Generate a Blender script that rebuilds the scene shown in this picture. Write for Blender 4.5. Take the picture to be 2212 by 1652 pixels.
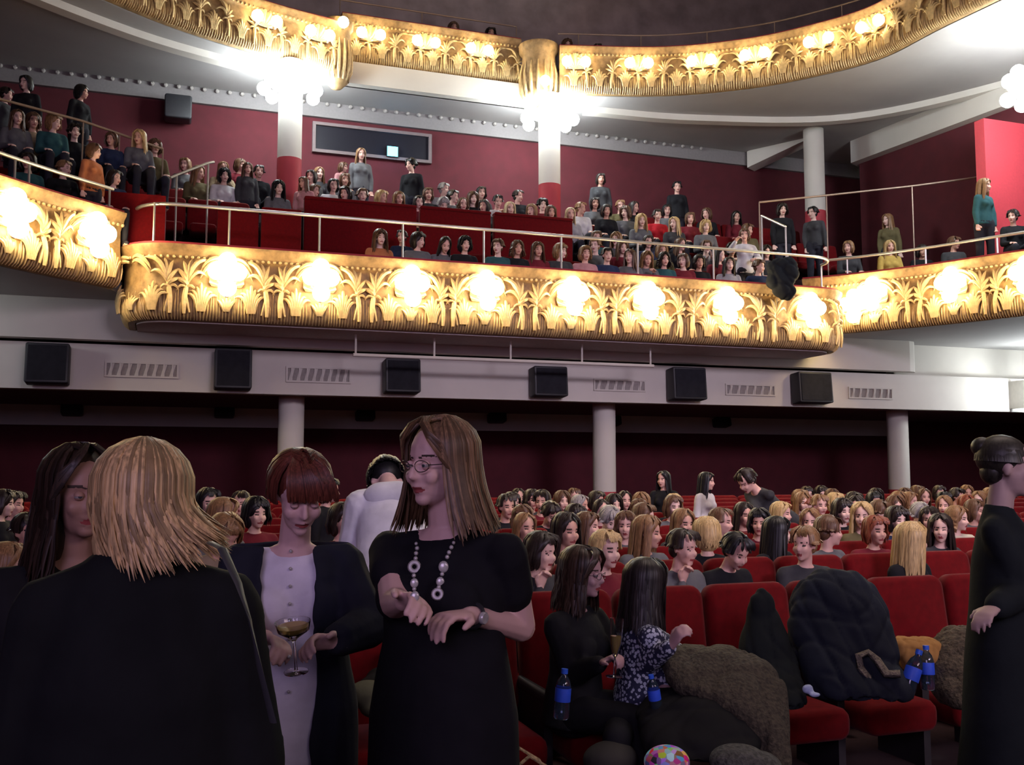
import bpy, math, random
import numpy as np
from mathutils import Vector, Matrix, Euler

for _o in list(bpy.data.objects):
    bpy.data.objects.remove(_o)
SC = bpy.context.scene
COL = SC.collection
R = math.radians
random.seed(7)

# ------------------------------------------------------------------ camera, light, exposure
CAMZ = 1.62
YAW, PITCH, FPX = R(19.0), R(5.0), 2150.0
cam_d = bpy.data.cameras.new('camera')
cam_d.sensor_width = 36.0
cam_d.lens = 36.0 * FPX / 2212.0
cam_d.clip_end = 200
cam = bpy.data.objects.new('camera', cam_d)
COL.objects.link(cam)
cam.location = (0, 0, CAMZ)
cam.rotation_euler = (R(90) + PITCH, 0, -YAW)
SC.camera = cam
SC.view_settings.view_transform = 'Standard'
SC.view_settings.look = 'None'
SC.view_settings.gamma = 1.0
SC.view_settings.use_curve_mapping = False
SC.view_settings.exposure = 0.0
SC.cycles.use_denoising = True
SC.cycles.max_bounces = 5
SC.cycles.diffuse_bounces = 3
SC.cycles.sample_clamp_indirect = 3.0

w = bpy.data.worlds.new('world'); SC.world = w; w.use_nodes = True
w.node_tree.nodes['Background'].inputs[0].default_value = (0.55, 0.50, 0.75, 1)
w.node_tree.nodes['Background'].inputs[1].default_value = 0.03

def area(name, loc, target, size, power, color):
    l = bpy.data.lights.new(name, 'AREA'); l.shape = 'RECTANGLE'
    l.size, l.size_y = size; l.energy = power; l.color = color
    o = bpy.data.objects.new(name, l); COL.objects.link(o); o.location = loc
    o.rotation_euler = (Vector(target) - Vector(loc)).to_track_quat('-Z', 'Y').to_euler()
    return o
# dim violet stage light from the stage behind the camera, and a weak lavender wash from the stage right
area('stage_light', (-3.8, -5.5, 4.6), (3.0, 11.0, 1.3), (5, 2.5), 250, (0.78, 0.58, 1.0))
area('stage_wash', (10.0, -9.0, 7.5), (6.0, 16.0, 2.5), (8, 3), 380, (1.0, 0.72, 0.74))
_b = area('column_fill', (6.0, -11.0, 8.0), (8.0, 18.0, 2.2), (5, 2), 210, (0.80, 0.70, 0.92)); _b.data.spread = R(50)  # added fill with no real source, brightens the columns and fascia
area('rim_fill', (6.5, 5.0, 9.0), (7.0, 8.5, 0.0), (7, 4), 240, (1.0, 0.80, 0.70)).data.spread = R(110)  # unseen overhead fill, added to brighten seat rims and heads

_CP, _SP = math.cos(PITCH), math.sin(PITCH)
FWD = Vector((math.sin(YAW) * _CP, math.cos(YAW) * _CP, _SP))
RGT = Vector((math.cos(YAW), -math.sin(YAW), 0))
UPV = RGT.cross(FWD)
CAM = Vector((0, 0, CAMZ))
def ray(px, py):
    return FWD + RGT * ((px - 1106) / FPX) + UPV * ((826 - py) / FPX)
def atY(px, py, Y):
    d = ray(px, py); return CAM + d * (Y / d.y)
def atZ(px, py, z):
    d = ray(px, py); return CAM + d * ((z - CAMZ) / d.z)
def atD(px, py, D):
    return CAM + ray(px, py) * D

# ------------------------------------------------------------------ materials
MATS = {}
def mat(name, color=(.5, .5, .5), rough=.6, metal=0., noise=0., nscale=20., bump=0., emit=None, estr=1.,
        objcol=False, alpha=None, trans=0., sheen=0., stretch=None, spec=.5, dark=None):
    m = bpy.data.materials.new(name); m.use_nodes = True
    nt = m.node_tree; b = nt.nodes['Principled BSDF']
    b.inputs['Roughness'].default_value = rough
    b.inputs['Metallic'].default_value = metal
    b.inputs['Specular IOR Level'].default_value = spec
    b.inputs['Base Color'].default_value = (*color, 1)
    if sheen: b.inputs['Sheen Weight'].default_value = sheen
    if trans: b.inputs['Transmission Weight'].default_value = trans
    src = None
    if objcol:
        oi = nt.nodes.new('ShaderNodeObjectInfo'); src = oi.outputs['Color']
        nt.links.new(src, b.inputs['Base Color'])
    if noise or bump:
        tc = nt.nodes.new('ShaderNodeTexCoord'); mp = nt.nodes.new('ShaderNodeMapping')
        if stretch: mp.inputs['Scale'].default_value = stretch
        nt.links.new(tc.outputs['Object'], mp.inputs['Vector'])
        n = nt.nodes.new('ShaderNodeTexNoise'); n.inputs['Scale'].default_value = nscale
        n.inputs['Detail'].default_value = 4
        nt.links.new(mp.outputs[0], n.inputs['Vector'])
        if noise:
            mx = nt.nodes.new('ShaderNodeMix'); mx.data_type = 'RGBA'; mx.blend_type = 'MULTIPLY'
            mx.inputs['Factor'].default_value = 1
            mr = nt.nodes.new('ShaderNodeMapRange')
            mr.inputs['From Min'].default_value = .3; mr.inputs['From Max'].default_value = .7
            mr.inputs['To Min'].default_value = 1 - noise; mr.inputs['To Max'].default_value = 1 + noise
            nt.links.new(n.outputs[0], mr.inputs['Value'])
            if src: nt.links.new(src, mx.inputs['A'])
            else: mx.inputs['A'].default_value = (*color, 1)
            nt.links.new(mr.outputs[0], mx.inputs['B'])
            nt.links.new(mx.outputs['Result'], b.inputs['Base Color'])
        if bump:
            bp = nt.nodes.new('ShaderNodeBump'); bp.inputs['Strength'].default_value = bump
            bp.inputs['Distance'].default_value = .02
            nt.links.new(n.outputs[0], bp.inputs['Height']); nt.links.new(bp.outputs[0], b.inputs['Normal'])
    if emit:
        b.inputs['Emission Color'].default_value = (*emit, 1)
        b.inputs['Emission Strength'].default_value = estr
    MATS[name] = m
    return m
GOLD = mat('gilded_plaster', (.31, .195, .085), .6, .15, noise=.35, nscale=9, bump=.6)
GOLDLEAF = mat('gilded_leaf', (.64, .47, .23), .5, .15, noise=.2, nscale=14)
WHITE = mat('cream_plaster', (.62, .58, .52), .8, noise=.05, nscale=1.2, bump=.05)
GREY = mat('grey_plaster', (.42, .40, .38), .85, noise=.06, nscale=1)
REDWALL = mat('red_wall_cloth', (.082, .008, .014), .9, noise=.12, nscale=3)
REDPAINT = mat('red_paint', (.38, .03, .045), .7, noise=.08, nscale=3)
VELVET = mat('red_velvet', (.125, .002, .004), .85, noise=.16, nscale=22, sheen=.05, spec=.12)
BLACKP = mat('black_plastic', (.018, .018, .022), .55, noise=.1)
CARPET = mat('dark_carpet', (.025, .006, .008), .95, noise=.3, nscale=40)
METAL = mat('brushed_steel', (.62, .60, .56), .35, .8, noise=.05, nscale=9)
BRONZE = mat('dull_bronze', (.35, .26, .2), .45, .6, noise=.05)
SKIN = mat('skin', objcol=True, rough=.55, noise=.05, nscale=9)
LIPS = mat('lips', (.33, .07, .07), .45, noise=.05)
BROW = mat('brow_and_lash', (.05, .03, .022), .8, noise=.1)
CLOTH = mat('cloth', objcol=True, spec=.12, rough=.88, noise=.14, nscale=9, bump=.25)
HAIR = mat('hair', objcol=True, rough=.42, noise=.45, nscale=28, stretch=(5, 5, .35), spec=.35)
WARMBULB = mat('warm_bulb', (1, .9, .7), .4, emit=(1, .80, .45), estr=26, noise=.01)
COOLBULB = mat('cool_bulb', (1, 1, 1), .4, emit=(.86, .97, 1), estr=55, noise=.01)
GLASSM = mat('clear_glass', (1, 1, 1), .03, trans=1.0, noise=.01)
DARKGLASS = mat('booth_glass', (.010, .009, .014), .45, spec=.2, noise=.05)

# ------------------------------------------------------------------ mesh helpers
class MB:
    """collects verts / faces; build() links them as one mesh object"""
    def __init__(s): s.v = []; s.f = []; s.m = []
    def add(s, vs, fs, mi=0):
        o = len(s.v); s.v.extend([tuple(v) for v in vs])
        s.f.extend([tuple(i + o for i in f) for f in fs]); s.m.extend([mi] * len(fs)); return s
    def box(s, a, b, mi=0, M=None):
        x0, y0, z0 = a; x1, y1, z1 = b
        vs = [Vector(p) for p in ((x0,y0,z0),(x1,y0,z0),(x1,y1,z0),(x0,y1,z0),(x0,y0,z1),(x1,y0,z1),(x1,y1,z1),(x0,y1,z1))]
        if M: vs = [M @ v for v in vs]
        return s.add(vs, [(0,3,2,1),(4,5,6,7),(0,1,5,4),(1,2,6,5),(2,3,7,6),(3,0,4,7)], mi)
    def rbox(s, a, b, r, mi=0, M=None, seg=3):
        """box with all upright-in-y edges rounded in the XZ plane and softened front/back"""
        x0, y0, z0 = a; x1, y1, z1 = b; r = min(r, (x1-x0)/2.01, (z1-z0)/2.01)
        out = []
        for cx, cz, a0 in ((x1-r, z1-r, 0), (x0+r, z1-r, 90), (x0+r, z0+r, 180), (x1-r, z0+r, 270)):
            for k in range(seg + 1):
                t = R(a0 + 90 * k / seg); out.append((cx + r*math.cos(t), cz + r*math.sin(t), math.cos(t), math.sin(t)))
        n = len(out); e = min(r * .5, (y1-y0) * .3); vs = []
        for y, ins in ((y0, e), (y0+e*.3, e*.3), (y0+e, 0), (y1-e, 0), (y1-e*.3, e*.3), (y1, e)):
            for (x, z, c, sn) in out:
                vs.append(Vector((x - c*ins, y, z - sn*ins)))
        fs = [tuple(range(n-1, -1, -1)), tuple(5*n + i for i in range(n))]
        fs = [tuple(reversed(f)) for f in fs]
        for k in range(5):
            for i in range(n):
                j = (i+1) % n; fs.append((k*n+i, (k+1)*n+i, (k+1)*n+j, k*n+j))
        if M: vs = [M @ v for v in vs]
        return s.add(vs, fs, mi)
    def ell(s, c, r, seg=12, rings=8, M=None, mi=0):
        vs = []; fs = []
        c = Vector(c); r = Vector(r) if not isinstance(r, (int, float)) else Vector((r, r, r))
        for i in range(rings + 1):
            t = math.pi * i / rings
            for k in range(seg):
                p = 2*math.pi*k/seg
                v = Vector((r.x*math.sin(t)*math.cos(p), r.y*math.sin(t)*math.sin(p), r.z*math.cos(t)))
                vs.append(c + (M @ v if M else v))
        for i in range(rings):
            for k in range(seg):
                fs.append((i*seg+k, (i+1)*seg+k, (i+1)*seg+(k+1) % seg, i*seg+(k+1) % seg))
        return s.add(vs, fs, mi)
    def cap(s, p0, r0, p1, r1, seg=10, mi=0):
        """tapered capsule"""
        p0, p1 = Vector(p0), Vector(p1); d = p1 - p0
        q = d.to_track_quat('Z', 'Y'); L = d.length
        prof = [(-r0, .02*r0), (-.7*r0, .71*r0), (0, r0), (L, r1), (L + .7*r1, .71*r1), (L + r1, .02*r1)]
        vs = []
        for z, rr in prof:
            for k in range(seg):
                a = 2*math.pi*k/seg; vs.append(p0 + q @ Vector((rr*math.cos(a), rr*math.sin(a), z)))
        n = len(prof)
        fs = [(i*seg+k, i*seg+(k+1) % seg, (i+1)*seg+(k+1) % seg, (i+1)*seg+k) for i in range(n-1) for k in range(seg)]
        fs += [tuple(range(seg-1, -1, -1)), tuple((n-1)*seg+i for i in range(seg))]
        return s.add(vs, fs, mi)
    def tube(s, pts, rad, seg=6, mi=0, flat=1., closed=False, up=(0, 0, 1)):
        """tube through points; rad scalar or list; flat squashes along 2nd axis"""
        pts = [Vector(p) for p in pts]; n = len(pts)
        rad = [rad]*n if isinstance(rad, (int, float)) else rad
        vs = []; fs = []
        for i, p in enumerate(pts):
            a = pts[(i-1) % n] if closed else pts[max(i-1, 0)]; b = pts[(i+1) % n] if closed else pts[min(i+1, n-1)]
            t = (b - a).normalized(); u = Vector(up)
            if abs(t.dot(u)) > .97: u = Vector((1, 0, 0)) if abs(t.x) < .9 else Vector((0, 1, 0))
            x = t.cross(u).normalized(); y = x.cross(t)
            for k in range(seg):
                g = 2*math.pi*k/seg
                vs.append(p + x*(math.cos(g)*rad[i]) + y*(math.sin(g)*rad[i]*flat))
        m = n if closed else n-1
        for i in range(m):
            for k in range(seg):
                j = (i+1) % n
                fs.append((i*seg+k, i*seg+(k+1) % seg, j*seg+(k+1) % seg, j*seg+k))
        if not closed:
            fs += [tuple(range(seg-1, -1, -1)), tuple((n-1)*seg+i for i in range(seg))]
        return s.add(vs, fs, mi)
    def loft(s, rings, seg=16, mi=0, pw=2.0):
        """rings: (center, ax, ay) super-ellipse rings, capped"""
        vs = []; n = len(rings)
        for c, ax, ay in rings:
            c, ax, ay = Vector(c), Vector(ax), Vector(ay)
            for k in range(seg):
                g = 2*math.pi*k/seg; cc, ss = math.cos(g), math.sin(g)
                cc = math.copysign(abs(cc)**(2/pw), cc); ss = math.copysign(abs(ss)**(2/pw), ss)
                vs.append(c + ax*cc + ay*ss)
        fs = [(i*seg+k, i*seg+(k+1) % seg, (i+1)*seg+(k+1) % seg, (i+1)*seg+k) for i in range(n-1) for k in range(seg)]
        fs += [tuple(range(seg-1, -1, -1)), tuple((n-1)*seg+i for i in range(seg))]
        return s.add(vs, fs, mi)
    def lathe(s, prof, c=(0, 0, 0), seg=20, mi=0, M=None):
        vs = []; c = Vector(c); n = len(prof)
        for r, z in prof:
            for k in range(seg):
                g = 2*math.pi*k/seg; v = Vector((r*math.cos(g), r*math.sin(g), z)); vs.append(c + (M @ v if M else v))
        fs = [(i*seg+k, i*seg+(k+1) % seg, (i+1)*seg+(k+1) % seg, (i+1)*seg+k) for i in range(n-1) for k in range(seg)]
        return s.add(vs, fs, mi)
    def xform(s, M):
        s.v = [tuple(M @ Vector(v)) for v in s.v]; return s
    def mesh(s, name, mats, smooth=True):
        me = bpy.data.meshes.new(name); me.from_pydata(s.v, [], s.f)
        for m in (mats if isinstance(mats, (list, tuple)) else [mats]): me.materials.append(m)
        if any(s.m): me.polygons.foreach_set('material_index', s.m)
        if smooth: me.shade_smooth(); me.set_sharp_from_angle(angle=R(48))
        me.update(); return me
    def build(s, name, mats, parent=None, smooth=True, color=None):
        return link(name, s.mesh(name, mats, smooth), parent, color)

def link(name, me, parent=None, color=None):
    o = bpy.data.objects.new(name, me); COL.objects.link(o)
    if parent is not None: o.parent = parent
    if color is not None: o.color = (*color, 1)
    return o
def tag(o, label=None, cat=None, group=None, kind=None):
    if label: o['label'] = label
    if cat: o['category'] = cat
    if group: o['group'] = group
    if kind: o['kind'] = kind
    return o
def empty(name, loc=(0, 0, 0), rz=0., label=None, cat=None, group=None, scale=1.):
    o = bpy.data.objects.new(name, None); COL.objects.link(o); o.location = loc
    o.rotation_euler = (0, 0, rz); o.scale = (scale,)*3; o.empty_display_size = .1
    return tag(o, label, cat, group)
def copy_tree(root, loc, rz=0., label=None, group=None, scale=None):
    def cp(o, par):
        c = o.copy(); COL.objects.link(c)
        if par is not None: c.parent = par
        for ch in KIDS(o): cp(ch, c)
        return c
    c = cp(root, None); c.location = loc; c.rotation_euler = (0, 0, rz)
    if scale: c.scale = (scale,)*3
    if label: c['label'] = label
    if group: c['group'] = group
    return c
def KIDS(o):
    return [x for x in o.children]
ORD = ['first','second','third','fourth','fifth','sixth','seventh','eighth','ninth','tenth','eleventh','twelfth','thirteenth',
 'fourteenth','fifteenth','sixteenth','seventeenth','eighteenth','nineteenth','twentieth','twenty-first','twenty-second','twenty-third',
 'twenty-fourth','twenty-fifth','twenty-sixth','twenty-seventh','twenty-eighth','twenty-ninth','thirtieth','thirty-first','thirty-second','thirty-third','thirty-fourth']

def point(loc, power, color, r=.12, parent=None):
    l = bpy.data.lights.new('lamp_light', 'POINT'); l.energy = power; l.color = color; l.shadow_soft_size = r
    o = bpy.data.objects.new('lamp_light', l); COL.objects.link(o); o.location = loc
    if parent is not None: o.parent = parent
    return o
# ------------------------------------------------------------------ the shell of the hall
WB = 21.7           # back wall
XL, XR = -12.0, 26.0
def sbox(name, a, b, m):
    return tag(MB().box(a, b).build(name, m, smooth=False), kind='structure')
sbox('floor', (XL, -8, -.25), (XR, WB, -.02), CARPET)
sbox('wall_back', (XL, WB, 0), (XR, WB + .3, 16), REDWALL)
sbox('wall_back.001', (XL, WB - .06, 10.0), (XR, WB, 15.6), mat('dim_upper_wall', (.30, .24, .24), .9, noise=.25, nscale=2))
sbox('wall_left', (XL - .3, 2, 0), (XL, WB, 16), REDWALL)
sbox('wall_right', (XR, 2, 0), (XR + .3, WB, 16), REDWALL)
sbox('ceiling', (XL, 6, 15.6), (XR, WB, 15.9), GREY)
# stalls rise gently: one step per row (see SEATROWS)
# lower recess ceiling, its wall band, the speaker fascia and the ledge above it
sbox('ceiling.001', (XL, 17.3, 2.90), (XR, WB, 3.1), mat('recess_ceiling', (.13, .05, .06), .9, noise=.1))
sbox('trim_1', (XL, WB - .12, 2.50), (18.2, WB, 2.90), WHITE)
sbox('trim_2', (XL, 17.1, 2.885), (XR, 17.35, 3.62), WHITE)
LEDGE = MB()
bx = [(XL, 16.85), (14.6, 16.85), (14.75, 16.9), (14.85, 17.0), (14.88, 17.1), (XL, 17.1)]
n = len(bx)
LEDGE.add([(x, y, 3.66) for x, y in bx] + [(x, y, 4.3) for x, y in bx],
          [tuple(range(n-1, -1, -1)), tuple(n+i for i in range(n))] + [(i, (i+1) % n, n+(i+1) % n, n+i) for i in range(n)])
tag(LEDGE.build('trim_3', WHITE, smooth=False), kind='structure')
sbox('trim_4', (14.6, 17.36, 3.62), (XR, 17.6, 4.3), WHITE)

# ------------------------------------------------------------------ footprints of the gilded fronts
def offset(path, d):
    out = []
    for i, p in enumerate(path):
        a = path[max(i-1, 0)]; b = path[min(i+1, len(path)-1)]
        t = Vector((b[0]-a[0], b[1]-a[1])).normalized()
        out.append((p[0] + t.y*d, p[1] - t.x*d))       # to the right of travel = outward (towards the stage)
    return out
def smooth_path(pts, n):
    """Catmull-Rom through points then even spacing"""
    P = [Vector(p) for p in pts]; P = [P[0]*2-P[1]] + P + [P[-1]*2-P[-2]]; out = []
    for i in range(1, len(P)-2):
        for k in range(12):
            t = k/12; a, b, c, d = P[i-1:i+3]
            out.append(.5*((2*b) + (c-a)*t + (2*a-5*b+4*c-d)*t*t + (3*b-a-3*c+d)*t**3))
    out.append(P[-2]); return resample(out, n)
def resample(out, n):
    out = [Vector(p) for p in out]
    L = [0]
    for a, b in zip(out, out[1:]): L.append(L[-1] + (b-a).length)
    res = []; j = 0
    for k in range(n+1):
        s = L[-1]*k/n
        while j < len(L)-2 and L[j+1] < s: j += 1
        t = (s-L[j])/max(L[j+1]-L[j], 1e-9); res.append(tuple(out[j].lerp(out[j+1], min(t, 1))))
    return res
def plen(path): return sum((Vector(b)-Vector(a)).length for a, b in zip(path, path[1:]))
def along(path, s):
    acc = 0
    for a, b in zip(path, path[1:]):
        a, b = Vector(a), Vector(b); L = (b-a).length
        if acc + L >= s or (b - Vector(path[-1])).length < 1e-6:
            t = (b-a).normalized(); return a + t*(s-acc), t
        acc += L
def sweep(path, prof, mi=0, mb=None):
    mb = mb or MB(); vs = []; m = len(prof)
    offs = {o: offset(path, o) for o, z in prof}
    for i in range(len(path)):
        for o, z in prof:
            x, y = offs[o][i]; vs.append((x, y, z))
    fs = [(i*m+k, (i+1)*m+k, (i+1)*m+k+1, i*m+k+1) for i in range(len(path)-1) for k in range(m-1)]
    fs += [tuple(range(m)), tuple((len(path)-1)*m + m-1-i for i in range(m))]
    return mb.add(vs, fs, mi)

def arc(cx, cy, r, a0, a1, n=8):
    return [(cx + r*math.cos(R(a0+(a1-a0)*k/n)), cy + r*math.sin(R(a0+(a1-a0)*k/n))) for k in range(n+1)]
H1 = 1.13
CX0, CX1, CY = -.72, 12.05, 15.35
# first balcony, centre: straight front with rounded corners (travelling left to right, outward = -Y)
pc = [(CX0, 17.3)] + arc(CX0 + .75, CY + .75, .75, 180, 270) + arc(CX1 - .75, CY + .75, .75, 270, 360) + [(CX1, 17.3)]
ZC = 4.96 - H1
pl = smooth_path([(-7.2, 4.0), (-6.2, 8.0), (-4.4, 11.4), (-2.08, 14.3), (-.76, 15.65)], 60)
pr = smooth_path([(11.95, 16.75), (12.6, 16.0), (13.35, 14.8), (14.0, 13.4), (15.4, 10.6), (17.0, 7.0)], 60)
ZW = 5.43 - H1
# second balcony
ZU = 9.72; HU = 1.02
ul = smooth_path([(-9.2, 5.5), (-7.6, 10.0), (-4.6, 14.8), (-1.0, 18.0), (1.2, 19.2), (3.0, 19.75)], 70)
ur = smooth_path([(7.75, 19.35), (9.9, 18.7), (11.4, 17.75), (12.3, 16.75), (12.95, 15.6), (13.1, 13.9), (13.6, 10.5), (14.4, 6.5)], 70)
uc = resample([(3.2, 20.35), (7.2, 20.35)], 10)

PROFILE = [(-.18, .0), (-.14, .0), (-.10, .012), (-.03, .05), (.015, .13), (.03, .24), (.02, .36), (-.005, .55), (-.01, .84), (.01, .89), (.05, .93), (.06, 1.0), (.10, 1.06), (.11, 1.11), (.04, 1.12), (-.18, 1.12)]
def gilded_front(path, z0, H, name, label):
    root = empty(name, (0, 0, 0), 0, label, 'balcony')
    sc = H/1.13
    sweep(path, [(o*sc, z0 + z*sc) for o, z in PROFILE]).build('panel', GOLD, root)
    sweep(path, [(-.22, z0+1.12*sc), (.05, z0+1.12*sc), (.06, z0+1.15*sc), (-.22, z0+1.15*sc)]).build('red_capping', REDPAINT, root)
    # fine upright reeds rising from the rounded foot: far more than can be picked apart
    fl = MB(); L = plen(path); rg = random.Random(int(L*100)); s = .04
    while s < L:
        p, t = along(path, s); nrm = Vector((t.y, -t.x)); h = rg.uniform(.26, .50)
        pts = []; sw = rg.uniform(-.03, .03)
        for (o, z) in ((-.08, .005), (-.02, .055), (.022, .13), (.034, .24*h/.3 if h < .3 else .24), (.024, h)):
            q = p + nrm*(o*sc) + t*(sw*(z/.5)); pts.append((q.x, q.y, z0 + z*sc))
        fl.tube(pts, [.006, .012, .015, .012, .003], seg=4, up=(t.x, t.y, 0))
        s += rg.uniform(.038, .055)
    tag(fl.build('reed_moulding', GOLDLEAF, root), kind='stuff')
    # bead under the cornice
    bd = MB(); s = .05
    while s < L:
        p, t = along(path, s); nrm = Vector((t.y, -t.x)); q = p + nrm*(.05*sc)
        bd.ell((q.x, q.y, z0 + .925*sc), .028, 5, 3); s += .085
    tag(bd.build('bead_moulding', GOLDLEAF, root), kind='stuff')
    return root

# relief pieces, local frame: x along the front, z up, -y outwards
def frond(mb, pts, w0, out=.05, curl=0.):
    """curved ridge leaf on the panel: pts are (x,z)"""
    P = [Vector((x, -.01 - out*math.sin(math.pi*min(1, .25+.8*i/(len(pts)-1))), z)) for i, (x, z) in enumerate(pts)]
    n = len(P)
    rad = [w0*(.35 + .95*math.sin(math.pi*(.12+.88*i/(n-1)))**.8) if i < n-1 else w0*.15 for i in range(n)]
    mb.tube(P, rad, seg=5, flat=.8, up=(0, 1, 0))
def bez(a, b, c, n=5):
    a, b, c = Vector(a), Vector(b), Vector(c)
    return [tuple((1-t)**2*a + 2*t*(1-t)*b + t*t*c) for t in [i/n for i in range(n+1)]]
def spray_mesh(sd):
    """palm-like plant: bare stem, a head of upright fronds away from the lamp and one arching over it (towards +x*sd)"""
    m = MB()
    frond(m, bez((-.02*sd, .0), (-.03*sd, .28), (.035*sd, .50), 7), .030, .045)
    frond(m, bez((.05*sd, .02), (.0, .22), (-.03*sd, .36), 6), .018, .04)
    for k, (a, L, c) in enumerate(((150, .20, -.05), (125, .25, -.03), (103, .30, -.02), (82, .31, .02), (62, .27, .05))):
        t = R(a if sd > 0 else 180-a); x0, z0 = (.01 + .006*k)*sd, .40 + .02*k
        ex, ez = x0 + L*math.cos(t), z0 + L*math.sin(t)
        frond(m, bez((x0, z0), (x0 + L*.5*math.cos(t) - c*sd, z0 + L*.62*math.sin(t)), (ex, ez), 5), .027, .05)
    frond(m, bez((.035*sd, .48), (.10*sd, .80), (.34*sd, .76), 7), .026, .07)
    frond(m, bez((.03*sd, .44), (.14*sd, .66), (.26*sd, .54), 6), .022, .06)
    for (a, L) in ((165, .13), (25, .14), (5, .12)):
        t = R(a if sd > 0 else 180-a); x0, z0 = 0, .36
        frond(m, bez((x0, z0), (x0 + L*.6*math.cos(t), z0 + .07), (x0 + L*math.cos(t), z0 - .04), 4), .017, .04)
    return m.mesh('palm_spray', GOLDLEAF)
def fan_mesh():
    """tuft of grasses bowing outwards"""
    m = MB()
    for k in range(7):
        u = (k-3)/3; L = .44 - .10*abs(u)
        frond(m, bez((u*.05, .0), (u*.08, L*.95), (u*.24, L*(1.0 - .30*abs(u))), 6), .022, .05)
    return m.mesh('grass_tuft', GOLDLEAF)
def arch_mesh():
    m = MB()
    for s2 in (-1, 1):
        for q in (0, .06):
            frond(m, bez((.04*s2, .28 - q), (.24*s2, .36 - q), (.36*s2, .10 - q*1.6), 7), .024, .07)
    for k in range(5):
        u = (k-2)/2; frond(m, bez((u*.03, -.46), (u*.07, -.32), (u*.13, -.24 - .05*abs(u)), 4), .02, .05)
    return m.mesh('arching_fronds', GOLDLEAF)
SPRAY = {1: spray_mesh(1), -1: spray_mesh(-1)}; FAN = fan_mesh(); ARCH = arch_mesh()
def put(name, me, root, path, s, dz, z, scale=1., out=.0):
    p, t = along(path, s); nrm = Vector((t.y, -t.x)); q = p + nrm*out
    o = link(name, me, root); o.location = (q.x, q.y, z); o.rotation_euler = (0, 0, math.atan2(t.y, t.x)); o.scale = (scale,)*3
    return o

# lamps: a gilt scallop shell carrying frosted globes
def shell_mesh():
    m = MB()
    vs = [(0, -.04, -.12)]; n = 18
    for k in range(n+1):
        a = R(-30 + 240*k/n); rr = .25*(1 + .05*(k % 2)); y = -.09 if k % 2 else -.04
        vs.append((rr*math.cos(a), y, rr*math.sin(a)*.85))
    for k in range(n+1):
        a = R(-30 + 240*k/n); vs.append((.24*math.cos(a), -.0, .24*math.sin(a)*.85))
    fs = [(0, i+1, i+2) for i in range(n)] + [(i+1, i+1+n+1, i+2+n+1, i+2) for i in range(n)]
    return m.add(vs, fs).mesh('shell', GOLDLEAF)
SHELL = shell_mesh()
G3 = [(-.15, -.19, .10), (.15, -.19, .10), (0, -.23, -.15), (0, -.16, .26), (0, -.25, .05)]
G2 = [(-.20, -.17, .0), (.20, -.17, .0)]
GLOBE = MB().ell((0, 0, 0), .135, 14, 9).mesh('globe', WARMBULB)
GLOBE_S = MB().ell((0, 0, 0), .115, 12, 8).mesh('globe', WARMBULB)
HOLD = MB().lathe([(.0, .0), (.03, 0), (.045, .05), (.05, .09)]).mesh('lamp_holder', BRONZE)
def lamp(path, s, z, label, group, spots, power, gm=None, sc=1., color=(1, .70, .34), weak=0.):
    p, t = along(path, s); nrm = Vector((t.y, -t.x))
    root = empty('wall_lamp', (p.x, p.y, z), math.atan2(t.y, t.x), label, 'lamp', group)
    sh = link('shell', SHELL, root); sh.scale = (sc,)*3
    for q in spots:
        h = link('lamp_holder', HOLD, root); h.location = (q[0]*sc, q[1]*sc + .1, q[2]*sc - .12); h.rotation_euler = (R(40), 0, 0)
        g = link('globe', gm or GLOBE, root); g.location = Vector(q)*sc
    point((0, -.46, .02), power, color, .10, root)
    return root

def place_name(i, n):
    return ORD[i] + ' from the left'
# --- first balcony centre
FC = gilded_front(pc, ZC, H1, 'balcony_front', 'curved gold balcony front with acanthus relief, straight centre section of lower tier')
# lamp positions from the photograph
lamps_px = [(490, 583), (690, 597), (885, 625), (1045, 632), (1230, 648), (1392, 648), (1562, 660), (1740, 665)]
sx = []
acc0 = plen(pc[:len(arc(0,0,1,0,1))+1])
for i, (px, py) in enumerate(lamps_px):
    P = atY(px, py, CY)
    s = acc0 + (P.x - pc[9][0])
    sx.append(s)
    lamp(pc, s, ZC + .62, 'glowing globe cluster lamp on the centre balcony front, %s' % place_name(i, 8), 'lamps on the centre balcony front', G3, 24)
gaps = [sx[0] - (sx[1]-sx[0])] + sx + [sx[-1] + (sx[-1]-sx[-2])]
def decorate(root, path, ss, z0, sc=1.):
    L = plen(path)
    for i, s in enumerate(ss):
        if 0 < s < L:
            put('arching_fronds', ARCH, root, path, s, 0, z0 + .62*sc, 1.05*sc, .01)
        for dx in (-.36, .36):
            if .1 < s+dx < L-.1: put('grass_tuft', FAN, root, path, s+dx, 0, z0 + .12*sc, sc, .025)
        if i+1 < len(ss):
            d = ss[i+1]-s
            for f, sd in ((.415, -1), (.585, 1)):
                q = s + d*f
                if .1 < q < L-.1: put('palm_spray', SPRAY[sd], root, path, q, 0, z0 + .08*sc, 1.08*sc, .015)
decorate(FC, pc, gaps, ZC)
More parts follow.
